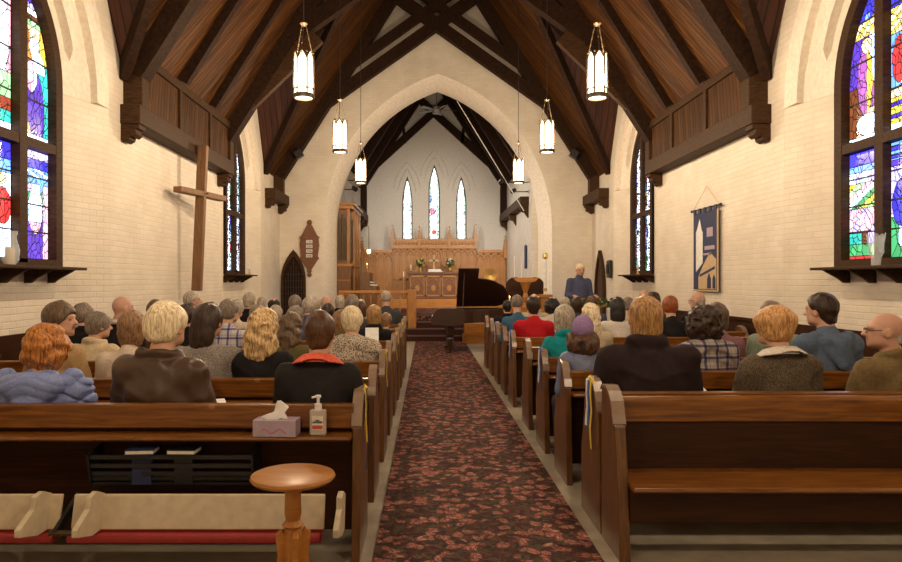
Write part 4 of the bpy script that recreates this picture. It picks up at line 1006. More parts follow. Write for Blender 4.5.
# ribbons tied on the pew ends
def ribbon(x, y, side, cols, ln, label):
    """hangs on the aisle face of a pew end; side=-1 hangs to -x"""
    t = thing('pew_ribbon', label, 'ribbon', (x, y, 0), group='ribbons tied to the pew ends')
    for i, (mname, l_) in enumerate(zip(cols, ln)):
        xo = side*(.012+.004*i); yo = -.02+.035*i; mb = MB()
        pts = [(0, .90), (xo, .885), (xo+side*.004, .80), (xo, .70), (xo+side*.010, .60), (xo, .885-l_)]
        mb.loft([[(px_, yo+.01*math.sin(k*1.3)-.014, z), (px_+side*.002, yo+.01*math.sin(k*1.3)+.016, z)] for k, (px_, z) in enumerate(pts)], closed=False)
        o = mb.build(('yellow_strand','blue_strand','white_strand')[{'yellow':0,'blue':1,'white':2,'navy':1}[mname]], M[mname], t)
        s_ = o.modifiers.new('s', 'SOLIDIFY'); s_.thickness = .002
    mb = MB(); mb.tube([(0,-.03,.87),(side*.012,-.02,.905),(side*.014,.03,.90),(0,.04,.91)], .008, 6); mb.build('knot', M[cols[0]], t)
ribbon(1.03, RB[0]+.10, -1, ('yellow', 'blue', 'white'), (.42, .14, .18), 'long yellow ribbon with blue and white ties on the pew end beside the turned pew')
ribbon(1.03, RB[2]+.10, -1, ('blue', 'white'), (.36, .30), 'blue and white ribbon on the third pew end of the banner side')
ribbon(1.03, RB[4]+.10, -1, ('blue', 'white'), (.34, .32), 'blue and white ribbon on the pew end by the red sweater')
ribbon(1.03, RB[6]+.10, -1, ('blue', 'white'), (.30, .30), 'blue and white ribbon on the pew end behind the blue shirt')
ribbon(-.36, LB[0]+.12, 1, ('yellow', 'navy'), (.10, .45), 'short yellow and long navy ribbon on the nearest pew end of the cross side')
ribbon(-.36, LB[2]+.12, 1, ('yellow', 'navy'), (.22, .40), 'yellow and navy ribbon on the third pew end of the cross side')
ribbon(-.36, LB[4]+.12, 1, ('yellow', 'navy'), (.30, .40), 'yellow ribbon on the fifth pew end of the cross side')
ribbon(-.36, LB[6]+.12, 1, ('yellow', 'navy'), (.30, .35), 'yellow ribbon on the seventh pew end of the cross side')
# ---------------------------------------------------------------- signed-distance figures -> meshes
def grid(lo, hi, h):
    n = [int(math.ceil((b-a)/h))+1 for a, b in zip(lo, hi)]
    ax = [np.float32(lo[i])+np.arange(n[i], dtype=np.float32)*np.float32(h) for i in range(3)]
    return np.meshgrid(*ax, indexing='ij')
def nets(V, lo, h):
    """surface nets of a scalar grid"""
    s = V < 0; n0, n1, n2 = V.shape
    acc = np.zeros((n0-1, n1-1, n2-1, 3), np.float32); cnt = np.zeros((n0-1, n1-1, n2-1), np.float32)
    c = [(i, j, k) for i in (0,1) for j in (0,1) for k in (0,1)]
    def sl(o): return (slice(o[0], n0-1+o[0]), slice(o[1], n1-1+o[1]), slice(o[2], n2-1+o[2]))
    for a in c:
        for ax in range(3):
            if a[ax]: continue
            b = list(a); b[ax] = 1; b = tuple(b)
            va, vb = V[sl(a)], V[sl(b)]; m = (va < 0) != (vb < 0)
            d = va-vb; tt = np.where(m, va/np.where(np.abs(d) < 1e-9, 1e-9, d), 0)
            for q in range(3):
                acc[..., q] += np.where(m, a[q] + (tt if q == ax else 0), 0)
            cnt += m
    mask = cnt > 0; idx = -np.ones(mask.shape, np.int64); ii = np.argwhere(mask); idx[mask] = np.arange(len(ii))
    verts = (acc[mask]/cnt[mask][:, None] + ii)*h + np.array(lo, np.float32)
    faces = []
    for ax in range(3):
        o1, o2 = [(1,2), (2,0), (0,1)][ax]
        a = [slice(1, -1)]*3; a[ax] = slice(0, -1); b = list(a); b[ax] = slice(1, None)
        A = s[tuple(a)]; B = s[tuple(b)]
        e = np.argwhere(A != B)
        if not len(e): continue
        flip = A[tuple(e.T)]
        base = e.copy(); 
        for q in range(3):
            if q != ax: base[:, q] += 1
        def cell(d1, d2):
            cc = base.copy(); cc[:, o1] -= d1; cc[:, o2] -= d2; return idx[cc[:,0], cc[:,1], cc[:,2]]
        q = np.stack([cell(1,1), cell(0,1), cell(0,0), cell(1,0)], 1)
        q[~flip] = q[~flip][:, ::-1]; faces.append(q)
    f = np.concatenate(faces); f = f[(f >= 0).all(1)]
    return verts, f
_rg = np.random.default_rng(5); LAT = _rg.random((32, 32, 32)).astype(np.float32)
def noise(x, y, z):
    xi, yi, zi = np.floor(x).astype(int), np.floor(y).astype(int), np.floor(z).astype(int)
    fx, fy, fz = x-xi, y-yi, z-zi; fx, fy, fz = [t_*t_*(3-2*t_) for t_ in (fx, fy, fz)]
    r = 0
    for i in (0,1):
        for j in (0,1):
            for k_ in (0,1):
                r = r + LAT[(xi+i)&31, (yi+j)&31, (zi+k_)&31]*(fx if i else 1-fx)*(fy if j else 1-fy)*(fz if k_ else 1-fz)
    return r*2-1
def smin(a, b, k): h = np.clip(.5+.5*(b-a)/k, 0, 1); return b*(1-h)+a*h-k*h*(1-h)
def smax(a, b, k): return -smin(-a, -b, k)
def E(g, c, r):
    x, y, z = g[0]-c[0], g[1]-c[1], g[2]-c[2]
    k0 = np.sqrt((x/r[0])**2+(y/r[1])**2+(z/r[2])**2)+1e-6; k1 = np.sqrt((x/r[0]**2)**2+(y/r[1]**2)**2+(z/r[2]**2)**2)+1e-6
    return k0*(k0-1)/k1
def CP(g, a, b, ra, rb=None):
    rb = ra if rb is None else rb; a = np.array(a, np.float32); b = np.array(b, np.float32); d = b-a; L = float((d*d).sum())+1e-9
    t_ = np.clip(((g[0]-a[0])*d[0]+(g[1]-a[1])*d[1]+(g[2]-a[2])*d[2])/L, 0, 1)
    return np.sqrt((g[0]-a[0]-t_*d[0])**2+(g[1]-a[1]-t_*d[1])**2+(g[2]-a[2]-t_*d[2])**2)-(ra+(rb-ra)*t_)
def to_mesh(name, V, lo, h, post=None):
    v, f = nets(V, lo, h)
    # two light smoothing passes
    for _ in range(2):
        s_ = np.zeros_like(v); c_ = np.zeros(len(v), np.float32)
        for a, b in ((0,1),(1,2),(2,3),(3,0)):
            np.add.at(s_, f[:,a], v[f[:,b]]); np.add.at(c_, f[:,a], 1); np.add.at(s_, f[:,b], v[f[:,a]]); np.add.at(c_, f[:,b], 1)
        v = .5*v+.5*s_/np.maximum(c_, 1)[:,None]
    if post is not None: v = post(v)
    me = bpy.data.meshes.new(name); me.vertices.add(len(v)); me.vertices.foreach_set('co', v.astype(np.float32).ravel())
    me.loops.add(len(f)*4); me.loops.foreach_set('vertex_index', f.astype(np.int32).ravel()); me.polygons.add(len(f))
    me.polygons.foreach_set('loop_start', np.arange(0, len(f)*4, 4, dtype=np.int32)); me.polygons.foreach_set('loop_total', np.full(len(f), 4, np.int32))
    me.polygons.foreach_set('use_smooth', np.ones(len(f), bool)); me.update(calc_edges=True); me.validate()
    return me
HC = (0, .02, 1.215)                                 # head centre of the seated figure
SIT = dict(sh=(.165, -.035, .965), el=(.205, .01, .71), wr=(.11, .24, .60), hip=(.095, .02, .53), kn=(.13, .47, .53), an=(.12, .43, .09), hz=.52)
def pose(stand=False):
    if not stand: return SIT
    return dict(sh=(.165, -.02, 1.395), el=(.215, -.02, 1.13), wr=(.20, .24, 1.12), hip=(.09, 0, .92), kn=(.10, .02, .50), an=(.10, -.02, .09), hz=.92)
def sdf_hand(g, w, s_, fwd, out):
    """palm with four fingers and a thumb; w wrist, fwd unit forward, out = thumb side"""
    w = np.array(w); fwd = np.array(fwd); out = np.array(out); dn = np.array((0, 0, -1.))
    pc = w+fwd*.05
    d = E(g, pc, (.04, .045, .018)); d = smin(d, CP(g, w, w+fwd*.03, .026, .028), .02)
    for i, L in enumerate((.034, .040, .038, .030)):
        a = pc+fwd*.035+out*(.030-.020*i); b = a+fwd*L+dn*.006; c_ = b+fwd*L*.45+dn*.022
        d = smin(d, np.minimum(CP(g, a, b, .0105, .010), CP(g, b, c_, .010, .0085)), .004)
    a = w+fwd*.02+out*.028; b = a+out*.024+fwd*.03; d = smin(d, np.minimum(CP(g, a, b, .013, .011), CP(g, b, b+fwd*.028-out*.004+dn*.008, .011, .009)), .008)
    return d
def head_sdf(g, H):
    x, y, z = g[0]-H[0], g[1]-H[1], g[2]-H[2]; q = (x, y, z); ax = (np.abs(x), y, z)
    d = E(q, (0, -.018, .022), (.075, .093, .095)); d = smin(d, E(q, (0, .028, -.03), (.060, .062, .082)), .03)
    d = smin(d, E(q, (0, .062, -.092), (.028, .024, .022)), .03)      # chin
    d = smin(d, E(ax, (.035, .02, -.07), (.028, .045, .028)), .025)   # jaw
    d = smin(d, CP(ax, (.012, .083, .028), (.045, .07, .026), .012), .014)  # brow
    d = smin(d, CP(q, (0, .084, .012), (0, .106, -.022), .009, .014), .012)  # nose
    d = smin(d, CP(ax, (0, .098, -.026), (.014, .088, -.028), .009), .008)
    d = smax(d, -E(ax, (.031, .095, .006), (.018, .016, .012)), .014)       # eye sockets
    d = smin(d, E(ax, (.031, .071, .004), (.0125, .0125, .0125)), .003)
    d = smin(d, CP(ax, (0, .088, -.052), (.020, .080, -.053), .0075), .006); d = smin(d, CP(ax, (0, .086, -.062), (.017, .079, -.061), .0075), .006)
    e_ = E(ax, (.077, -.008, -.012), (.013, .021, .034)); e_ = smax(e_, -E(ax, (.090, -.002, -.010), (.010, .012, .020)), .006)
    return smin(d, e_, .008)
def body_sdf(g, ps, H):
    ax = (np.abs(g[0]), g[1], g[2]); sh, el, wr, hip, kn, an, hz = [ps[k] for k in ('sh', 'el', 'wr', 'hip', 'kn', 'an', 'hz')]
    S_ = np.array(sh); zc = S_[2]
    d = E(g, (0, sh[1]-.0, zc-.15), (.155, .105, .20)); d = smin(d, E(g, (0, sh[1]+.02, (zc-.15+hz)/2-.02), (.135, .10, .20)), .08)
    d = smin(d, E(g, (0, .0, hz+.02), (.165, .13, .12)), .08)
    d = smin(d, CP(ax, (0, sh[1], zc+.045), (sh[0]-.02, sh[1], zc-.015), .050, .056), .05)
    d = smin(d, CP(g, (0, sh[1]-.01, zc), (H[0], H[1]-.02, H[2]-.06), .062, .056), .035)
    d = smin(d, CP(ax, sh, el, .052, .040), .03); d = smin(d, CP(ax, el, wr, .040, .026), .015)
    d = smin(d, CP(ax, hip, kn, .085, .058), .04); d = smin(d, CP(ax, kn, an, .056, .036), .02); d = smin(d, CP(ax, an, (an[0]+.01, an[1]+.15, .035), .036, .028), .02)
    W = np.array(wr); f_ = W-np.array(el); f_[2] *= .3; f_ /= np.linalg.norm(f_); o_ = np.array((f_[1]*-1, f_[0], 0)); 
    d = smin(d, sdf_hand(ax, W, 1, f_, o_), .008)
    return smin(d, head_sdf(g, H), .02)
def skin_mat(name, c):
    m, t, b = nt(name); no = N(t, 'ShaderNodeTexNoise', i_Scale=25.0); t.links.new(coords(t).outputs[0], no.inputs[0])
    r = ramp(t, [(.3, tuple(x*.9 for x in c)), (.7, c)], no.outputs[0]); t.links.new(r.outputs[0], b.inputs['Base Color']); b.inputs['Roughness'].default_value = .5
    b.inputs['Subsurface Weight'].default_value = .08; b.inputs['Subsurface Radius'].default_value = (.02,.008,.004); return m
SK = dict(fair=skin_mat('fair_skin', (.60, .34, .23)), pink=skin_mat('pink_skin', (.55, .31, .23)), tan=skin_mat('tan_skin', (.40, .21, .13)))
EYE = plain('eye_dark', (.04, .03, .025), .3); LIP = plain('lips', (.42, .16, .13), .5)
BASE = {}
def base_body(stand):
    if stand not in BASE:
        ps = pose(stand); H = HC if not stand else (0, .02, 1.645)
        lo = (-.36, -.22, -.02); hi = (.36, .66, H[2]+.16); h = .0105
        g = grid(lo, hi, h); V = body_sdf(g, ps, H); v, f = nets(V, lo, h); BASE[stand] = (v, f, H)
    return BASE[stand]
def rot_head(v, H, yaw, pitch):
    """turn the head about the neck with a soft falloff"""
    piv = np.array((H[0], H[1]-.03, H[2]-.12)); wgt = np.clip((v[:,2]-(H[2]-.175))/.09, 0, 1)
    wgt = wgt*wgt*(3-2*wgt); wgt = wgt*(np.hypot(v[:,0]-piv[0], v[:,1]-piv[1]) < .19)
    a = R(yaw)*wgt; b = R(pitch)*wgt; p = v-piv
    y1 = p[:,1]*np.cos(b)-p[:,2]*np.sin(b); z1 = p[:,1]*np.sin(b)+p[:,2]*np.cos(b)
    x2 = p[:,0]*np.cos(a)-y1*np.sin(a); y2 = p[:,0]*np.sin(a)+y1*np.cos(a)
    return np.stack([x2, y2, z1], 1)+piv
BC = {}
def body_mesh(stand, yaw, pitch):
    key = (stand, yaw, pitch)
    if key not in BC:
        v, f, H = base_body(stand); q = v-np.array(H)
        me = bpy.data.meshes.new('body'); vv = rot_head(v, H, yaw, pitch)
        me.vertices.add(len(vv)); me.vertices.foreach_set('co', vv.astype(np.float32).ravel()); me.loops.add(len(f)*4); me.loops.foreach_set('vertex_index', f.astype(np.int32).ravel())
        me.polygons.add(len(f)); me.polygons.foreach_set('loop_start', np.arange(0, len(f)*4, 4, dtype=np.int32)); me.polygons.foreach_set('loop_total', np.full(len(f), 4, np.int32))
        me.polygons.foreach_set('use_smooth', np.ones(len(f), bool))
        fc = q[f].mean(1); ax = np.abs(fc[:,0]); mi = np.zeros(len(f), np.int32)
        mi[(np.hypot(ax-.031, fc[:,2]-.004) < .009) & (fc[:,1] > .07)] = 1
        mi[(ax < .022) & (np.abs(fc[:,2]+.057) < .011) & (fc[:,1] > .08)] = 2
        me.polygons.foreach_set('material_index', mi)
        for m_ in (SK['fair'], EYE, LIP): me.materials.append(m_)
        me.update(calc_edges=True); BC[key] = me
    return BC[key]
# ---- hair, in head-local coordinates (origin at the head centre, +y the face)
def hair_sdf(style, g, sd):
    x, y, z = g; ax = (np.abs(x), y, z); n1 = .65*noise(x*38+sd, y*38, z*11+noise(x*12,y*12,z*12)); n2 = noise(x*18+sd*3, y*18, z*18); n3 = noise(x*90+sd, y*90, z*26)
    def shell(t_): return E(g, (0, -.018, .022), (.075+t_, .093+t_, .095+t_))
    face = E(g, (0, .125, -.035), (.085, .105, .092))       # carved away
    if style == 'short':
        d = shell(.014); d = smin(d, E(g, (0, -.068, -.060), (.056, .036, .045)), .025); d = smax(d, -(z+.095)+np.maximum(0, y+.05)*1.5, .010); d = smax(d, -E(ax, (.098, .0, -.040), (.040, .040, .045)), .008)
        d = smax(d, -face, .01); d = d-.005*n1-.006*n2-.002*n3
    elif style == 'side':      # fuller, longer men's hair
        d = shell(.021); d = smin(d, E(g, (0, -.055, -.035), (.066, .055, .060)), .03); d = smax(d, -(z+.078)+np.maximum(0, y+.02)*1.2, .012); d = smax(d, -E(ax, (.098, .02, -.035), (.026, .040, .042)), .008)
        d = smax(d, -face, .01); d = d-.006*n1-.004*n2-.002*n3
    elif style == 'bald':
        d = smax(smin(shell(.006), E(g, (0, -.066, -.055), (.055, .036, .045)), .02), z-.020+np.maximum(0, y)*1.2, .01); d = smax(d, -(z+.088)+np.maximum(0, y+.05)*1.3, .01); d = smax(d, y-.035, .01); d = smax(d, -E(ax, (.09, .005, -.025), (.03, .03, .04)), .006); d = d-.002*n1
    elif style == 'thin':      # short thinning grey hair over the whole head
        d = shell(.008); d = smax(d, -(z+.05)+np.maximum(0, y+.02)*1.3, .01); d = smax(d, -face, .01); d = smax(d, -E(ax, (.095, .005, -.03), (.032, .036, .042)), .008); d = d-.002*n1
    elif style == 'bob':
        d = shell(.024); d = smin(d, E(g, (0, -.025, -.065), (.094, .085, .10)), .03); d = smax(d, -(z+.135), .012); d = smax(d, -E(g, (0, .115, -.05), (.066, .105, .115)), .012); d = d-.009*n1-.004*n2-.003*n3
    elif style == 'pixie':
        d = shell(.022); d = smin(d, E(g, (0, -.06, -.035), (.068, .052, .06)), .03); d = smax(d, -(z+.085)+np.maximum(0, y+.02)*.9, .012); d = smax(d, -face, .012); d = d-.008*n2-.006*n1-.002*n3
    elif style == 'wavybob':
        d = shell(.032); d = smin(d, E(g, (0, -.025, -.045), (.118, .095, .10)), .04); d = smax(d, -(z+.135), .02); d = smax(d, -E(g, (0, .125, -.05), (.07, .11, .115)), .012); d = d-.011*n2-.007*n1-.003*n3-.005*np.sin(z*70+n2*3)
    elif style == 'curly':
        d = E(g, (0, -.03, .0), (.128, .122, .135)); d = smin(d, E(g, (0, -.04, -.07), (.125, .10, .09)), .04); d = smax(d, -E(g, (0, .13, -.05), (.075, .11, .11)), .012); m_ = noise(x*34+sd, y*34, z*34); d = d-.014*m_-.006*noise(x*70, y*70, z*70)
    elif style == 'fluffy':
        d = E(g, (0, -.02, .035), (.122, .118, .105)); d = smin(d, E(g, (0, -.045, -.035), (.098, .08, .06)), .03); d = smax(d, -E(g, (0, .125, -.06), (.075, .105, .10)), .012); d = d-.010*n2-.007*n1-.003*n3
    elif style == 'long':
        d = shell(.028); d = smin(d, E(g, (0, -.082, -.11), (.112, .066, .17)), .04); d = smin(d, E(ax, (.08, -.03, -.13), (.042, .06, .12)), .03); d = smax(d, -E(g, (0, .12, -.06), (.062, .11, .14)), .012); d = d-.010*n2-.006*n1-.002*n3-.006*np.sin(z*55+n2*4+x*20)
    elif style == 'straightlong':
        d = shell(.022); d = smin(d, E(g, (0, -.078, -.09), (.095, .060, .18)), .04); d = smax(d, -E(g, (0, .12, -.06), (.064, .11, .14)), .012); d = d-.006*n1-.003*n3
    elif style == 'undercap':
        d = E(g, (0, -.095, -.125), (.130, .075, .095)); d = smin(d, E(ax, (.09, -.04, -.10), (.045, .06, .09)), .03); d = smax(d, -E(g, (0, .10, -.05), (.06, .09, .14)), .012); m_ = noise(x*30+sd, y*30, z*30); d = d-.012*m_-.004*n1
    # nothing of the hair lies inside the skull
    return d
HCACHE = {}
def hair_mesh(style, sd, h):
    key = (style, sd, h)
    if key not in HCACHE:
        lo = (-.17, -.17, -.30 if 'long' in style else -.21); hi = (.17, .17, .18); g = grid(lo, hi, h)
        HCACHE[key] = to_mesh('hair', hair_sdf(style, g, sd), lo, h)
    return HCACHE[key]
def hair_mat(name, c1, c2):
    m, t, b = nt(name); mp = coords(t, scale=(70, 70, 7)); no = N(t, 'ShaderNodeTexNoise', i_Scale=1.5, i_Detail=4.0, i_Distortion=.8); t.links.new(mp.outputs[0], no.inputs[0])
    r = ramp(t, [(.38, c2), (.60, c1)], no.outputs[0]); t.links.new(r.outputs[0], b.inputs['Base Color']); b.inputs['Roughness'].default_value = .42; b.inputs['Specular IOR Level'].default_value = .35
    bump(t, b, no.outputs[0], .5, .005); return m
HM = dict(white=hair_mat('white_blond_hair', (.90,.78,.56), (.50,.37,.21)), silver=hair_mat('silver_hair', (.50,.44,.36), (.22,.18,.14)), grey=hair_mat('grey_hair', (.26,.21,.17), (.11,.085,.065)),
  brown=hair_mat('brown_hair', (.12,.055,.025), (.045,.02,.01)), dark=hair_mat('dark_brown_hair', (.045,.022,.012), (.015,.008,.005)), black=hair_mat('black_hair', (.02,.014,.012), (.006,.005,.005)),
  ginger=hair_mat('ginger_hair', (.58,.23,.045), (.17,.05,.012)), blond=hair_mat('blond_hair', (.74,.53,.27), (.24,.13,.05)), strawberry=hair_mat('strawberry_blond_hair', (.46,.26,.10), (.19,.09,.03)),
  ltbrown=hair_mat('light_brown_hair', (.33,.19,.09), (.14,.07,.035)), auburn=hair_mat('auburn_hair', (.36,.10,.025), (.16,.04,.012)), ash=hair_mat('ash_brown_hair', (.17,.11,.065), (.07,.045,.03)), orange=hair_mat('orange_blond_hair', (.66,.38,.15), (.28,.13,.045)))
# ---- clothes
def top_sdf(kind, g, sd):
    ps = SIT; H = HC; ax = (np.abs(g[0]), g[1], g[2]); sh, el, wr = ps['sh'], ps['el'], ps['wr']
    t_ = dict(shirt=.014, sweater=.022, jacket=.028, puffer=.045, coat=.040, vest=.026, hoodie=.030, shawl=.045, tweed=.030).get(kind, .02)
    x, y, z = g; n1 = noise(x*9+sd, y*9, z*9); n2 = noise(x*24+sd, y*24, z*14); rid = (1-np.abs(noise(x*7+z*3+sd*7, y*7, z*9-np.abs(x)*5)))**3
    d = E(g, (0, -.03, .83), (.150+t_, .105+t_, .20+t_*.5)); d = smin(d, E(g, (0, -.01, .66), (.145+t_, .105+t_, .20)), .08); d = smin(d, E(g, (0, 0, .54), (.165+t_, .13+t_, .12)), .06)
    d = smin(d, CP(ax, (0, sh[1], sh[2]+.048), (sh[0]-.015, sh[1], sh[2]-.02), .045+t_*.8, .056+t_*.8), .05)
    d = smin(d, CP(g, (0, -.04, 1.0), (0, -.02, 1.06), .065+t_*.5, .062), .03)
    arm = smin(CP(ax, sh, el, .054+t_, .046+t_*.8), CP(ax, el, (wr[0]+.005, wr[1]-.02, wr[2]), .046+t_*.8, .034+t_*.5), .015)
    d = smin(d, arm, .022)
    if kind == 'puffer':
        u = z*.8+np.abs(x)*.6; v_ = z*.8-np.abs(x)*.9
        q1 = np.abs(np.sin(u*math.pi/.085)); q2 = np.abs(np.sin((v_+.02)*math.pi/.11)); d = d+.030*(1-np.minimum(q1, q2))**3.5-.006*n1-.004*n2
        hood = E(g, (0, -.150, 1.005), (.165, .080, .085)); hood = smin(hood, CP(ax, (.0, -.20, .87), (.16, -.05, 1.05), .042, .052), .04)
        hood = hood + .010*(1-np.abs(np.sin((z+np.abs(x)*.5)*math.pi/.06)))**3
        d = smin(d, hood, .012)
    elif kind == 'hoodie':
        hood = smin(CP(ax, (0, -.205, .82), (.12, -.075, 1.03), .024, .040), E(g, (0, -.115, 1.00), (.11, .070, .05)), .03); hood = smin(hood, E(g, (0, -.165, .92), (.060, .045, .10)), .03)
        d = smin(d, hood, .004); d = d-.006*n1-.004*n2-.008*rid
    elif kind == 'shawl':
        d = smin(d, E(g, (0, -.04, 1.02), (.165, .12, .075)), .04); d = d-.012*n1-.006*np.sin((z*9+np.abs(x)*6+n1)*6)
    elif kind in ('jacket', 'tweed', 'coat'):
        ring = np.sqrt((np.sqrt((x/1.0)**2+((y+.025)/.95)**2)-.078)**2+((z-1.055-(y+.02)*-.30)/(1.6 if kind == 'coat' else 1.2))**2)-(.026 if kind != 'coat' else .034)
        d = smin(d, ring, .014); fold = np.sin((z*16+np.abs(x)*10+n1*2.2))*.004; d = d-.007*n1-.005*n2-fold-.010*rid
    else:
        d = d-.005*n1-.003*n2-.007*rid
        if kind == 'vest' :
            ring = np.sqrt((np.sqrt(x**2+(y+.025)**2)-.082)**2+((z-1.045+(y+.02)*.3)/1.0)**2)-.018; d = smin(d, ring, .015)
    cut = .50 if kind != 'vest' else .5
    d = smax(d, (cut-z), .015)
    return d
TC = {}
def top_mesh(kind, sd, h):
    key = (kind, sd, h)
    if key not in TC:
        lo = (-.40, -.30, .46); hi = (.40, .36, 1.20); g = grid(lo, hi, h); TC[key] = to_mesh('upper_garment', top_sdf(kind, g, sd), lo, h)
    return TC[key]
def collar_mesh():
    if 'c' not in TC:
        lo = (-.16, -.16, .98); hi = (.16, .14, 1.16); g = grid(lo, hi, .007); x, y, z = g
        rr_ = np.sqrt((x/1.08)**2+(y+.03)**2); zz_ = z+(y+.02)*.28; cone = np.abs(rr_-(.070+(1.085-zz_)*1.05))*.70-.008; d = smax(smax(cone, zz_-1.085, .006), 1.022-zz_, .006)
        TC['c'] = to_mesh('collar', d, lo, .007)
    return TC['c']
def trouser_mesh():
    if 't' not in TC:
        lo = (-.28, -.20, .02); hi = (.28, .60, .70); h = .016; g = grid(lo, hi, h); ax = (np.abs(g[0]), g[1], g[2]); p_ = SIT
        d = E(g, (0, .0, .53), (.18, .145, .10)); d = smin(d, CP(ax, p_['hip'], p_['kn'], .098, .072), .04); d = smin(d, CP(ax, p_['kn'], p_['an'], .072, .058), .02); d = smax(d, .07-g[2], .01)
        TC['t'] = to_mesh('trousers', d, lo, h)
        lo = (-.25, .36, -.02); hi = (.25, .68, .14); g = grid(lo, hi, .012); ax = (np.abs(g[0]), g[1], g[2])
        d = CP(ax, (.125, .43, .055), (.135, .59, .045), .047, .040); d = smax(d, -g[2]+.004, .01); TC['s'] = to_mesh('shoes', d, lo, .012)
    return TC['t'], TC['s']
def cloth(name, c, kind='plain', c2=None):
    m, t, b = nt(name); mp = coords(t); b.inputs['Roughness'].default_value = .85; b.inputs['Specular IOR Level'].default_value = .2
    if kind == 'leather': b.inputs['Roughness'].default_value = .42; b.inputs['Specular IOR Level'].default_value = .5
    if kind == 'puffer': b.inputs['Roughness'].default_value = .5; b.inputs['Specular IOR Level'].default_value = .4
    if kind == 'tweed':
        no = N(t, 'ShaderNodeTexNoise', i_Scale=160.0, i_Detail=3.0); t.links.new(mp.outputs[0], no.inputs[0]); r = ramp(t, [(.42, c), (.62, c2)], no.outputs[0]); o = r.outputs[0]; h = no.outputs[0]
    elif kind == 'knit':
        vo = N(t, 'ShaderNodeTexVoronoi', i_Scale=85.0); t.links.new(mp.outputs[0], vo.inputs[0]); r = ramp(t, [(.30, c), (.52, c2)], vo.outputs[0]); o = r.outputs[0]; h = vo.outputs[0]
    elif kind == 'plaid':
        sx = N(t, 'ShaderNodeSeparateXYZ'); t.links.new(mp.outputs[0], sx.inputs[0]); outs = []
        for ax_ in (0, 2):
            a = N(t, 'ShaderNodeMath', operation='MULTIPLY'); t.links.new(sx.outputs[ax_], a.inputs[0]); a.inputs[1].default_value = 11.0
            f_ = N(t, 'ShaderNodeMath', operation='FRACT'); t.links.new(a.outputs[0], f_.inputs[0])
            r_ = ramp(t, [(0, (1,1,1)), (.30, (1,1,1)), (.33, (.25,.25,.5)), (.52, (.25,.25,.5)), (.55, (1,1,1)), (.72, (.9,.9,.9)), (.75, (.55,.5,.65)), (.80, (1,1,1)), (1, (1,1,1))], f_.outputs[0]); outs.append(r_)
        mx = N(t, 'ShaderNodeMix', data_type='RGBA', blend_type='MULTIPLY'); mx.inputs[0].default_value = 1; t.links.new(outs[0].outputs[0], mx.inputs[6]); t.links.new(outs[1].outputs[0], mx.inputs[7])
        m2 = N(t, 'ShaderNodeMix', data_type='RGBA', blend_type='MULTIPLY'); m2.inputs[0].default_value = 1; t.links.new(mx.outputs[2], m2.inputs[6]); m2.inputs[7].default_value = c4(c); o = m2.outputs[2]; h = outs[0].outputs[0]
    else:
        no = N(t, 'ShaderNodeTexNoise', i_Scale=60.0 if kind != 'leather' else 14.0, i_Detail=5.0); t.links.new(mp.outputs[0], no.inputs[0]); r = ramp(t, [(.3, tuple(v*.82 for v in c)), (.7, tuple(min(1, v*1.12) for v in c))], no.outputs[0]); o = r.outputs[0]; h = no.outputs[0]
    t.links.new(o, b.inputs['Base Color']); bump(t, b, h, .35, .004); return m
CM = dict(puffer_blue=cloth('light_blue_puffer', (.22,.29,.60), 'puffer'), leather=cloth('brown_leather', (.065,.034,.018), 'leather'), vest=cloth('charcoal_vest', (.022,.020,.020)), coral=cloth('coral_collar', (.75,.13,.08)),
  camel=cloth('camel_cloth', (.42,.27,.13)), creamk=cloth('cream_sweater', (.60,.50,.40)), fleece=cloth('cream_fleece', (.66,.55,.38)), greyk=cloth('grey_tweed', (.15,.13,.12), 'tweed', (.34,.31,.28)), blackc=cloth('black_cloth', (.012,.011,.013)),
  knit=cloth('black_white_knit', (.05,.04,.035), 'knit', (.55,.47,.38)), olive=cloth('olive_cloth', (.12,.10,.04)), plaid=cloth('plaid_shirt', (.52,.50,.52), 'plaid'), darkcoat=cloth('aubergine_coat', (.024,.014,.016)), tweed=cloth('dark_green_tweed', (.05,.042,.03), 'tweed', (.16,.12,.08)),
  khaki=cloth('olive_brown_jacket', (.17,.12,.055)), greyplaid=cloth('grey_tan_plaid', (.33,.29,.26), 'plaid'), hood=cloth('slate_blue_hoodie', (.10,.14,.22)), denim=cloth('grey_denim', (.17,.20,.33), 'puffer'), teal=cloth('teal_jacket', (.01,.26,.29)),
  mauve=cloth('mauve_top', (.26,.13,.15)), palegreen=cloth('pale_green_top', (.26,.32,.25)), red=cloth('red_sweater', (.40,.010,.018)), blueshirt=cloth('blue_shirt', (.05,.13,.22)), white=cloth('white_top', (.55,.50,.45)), floral=cloth('green_floral', (.10,.20,.14), 'tweed', (.5,.5,.42)),
  dgrey=cloth('dark_grey_sweater', (.05,.055,.06)), navy=cloth('navy_sweater', (.07,.08,.15)), trousers=cloth('dark_trousers', (.03,.03,.04)), beige=cloth('beige_cardigan', (.48,.40,.28)), purplecap=cloth('lilac_cap', (.30,.20,.40)), shoe=cloth('black_shoes', (.02,.018,.016), 'leather'))
def setmat(o, m_):
    o.data.materials.clear() if False else None
    if not o.data.materials: o.data.materials.append(m_)
    o.material_slots[0].link = 'OBJECT'; o.material_slots[0].material = m_
def child(name, me, mat, parent):
    o = bpy.data.objects.new(name, me); col.objects.link(o); o.parent = parent; setmat(o, mat); return o
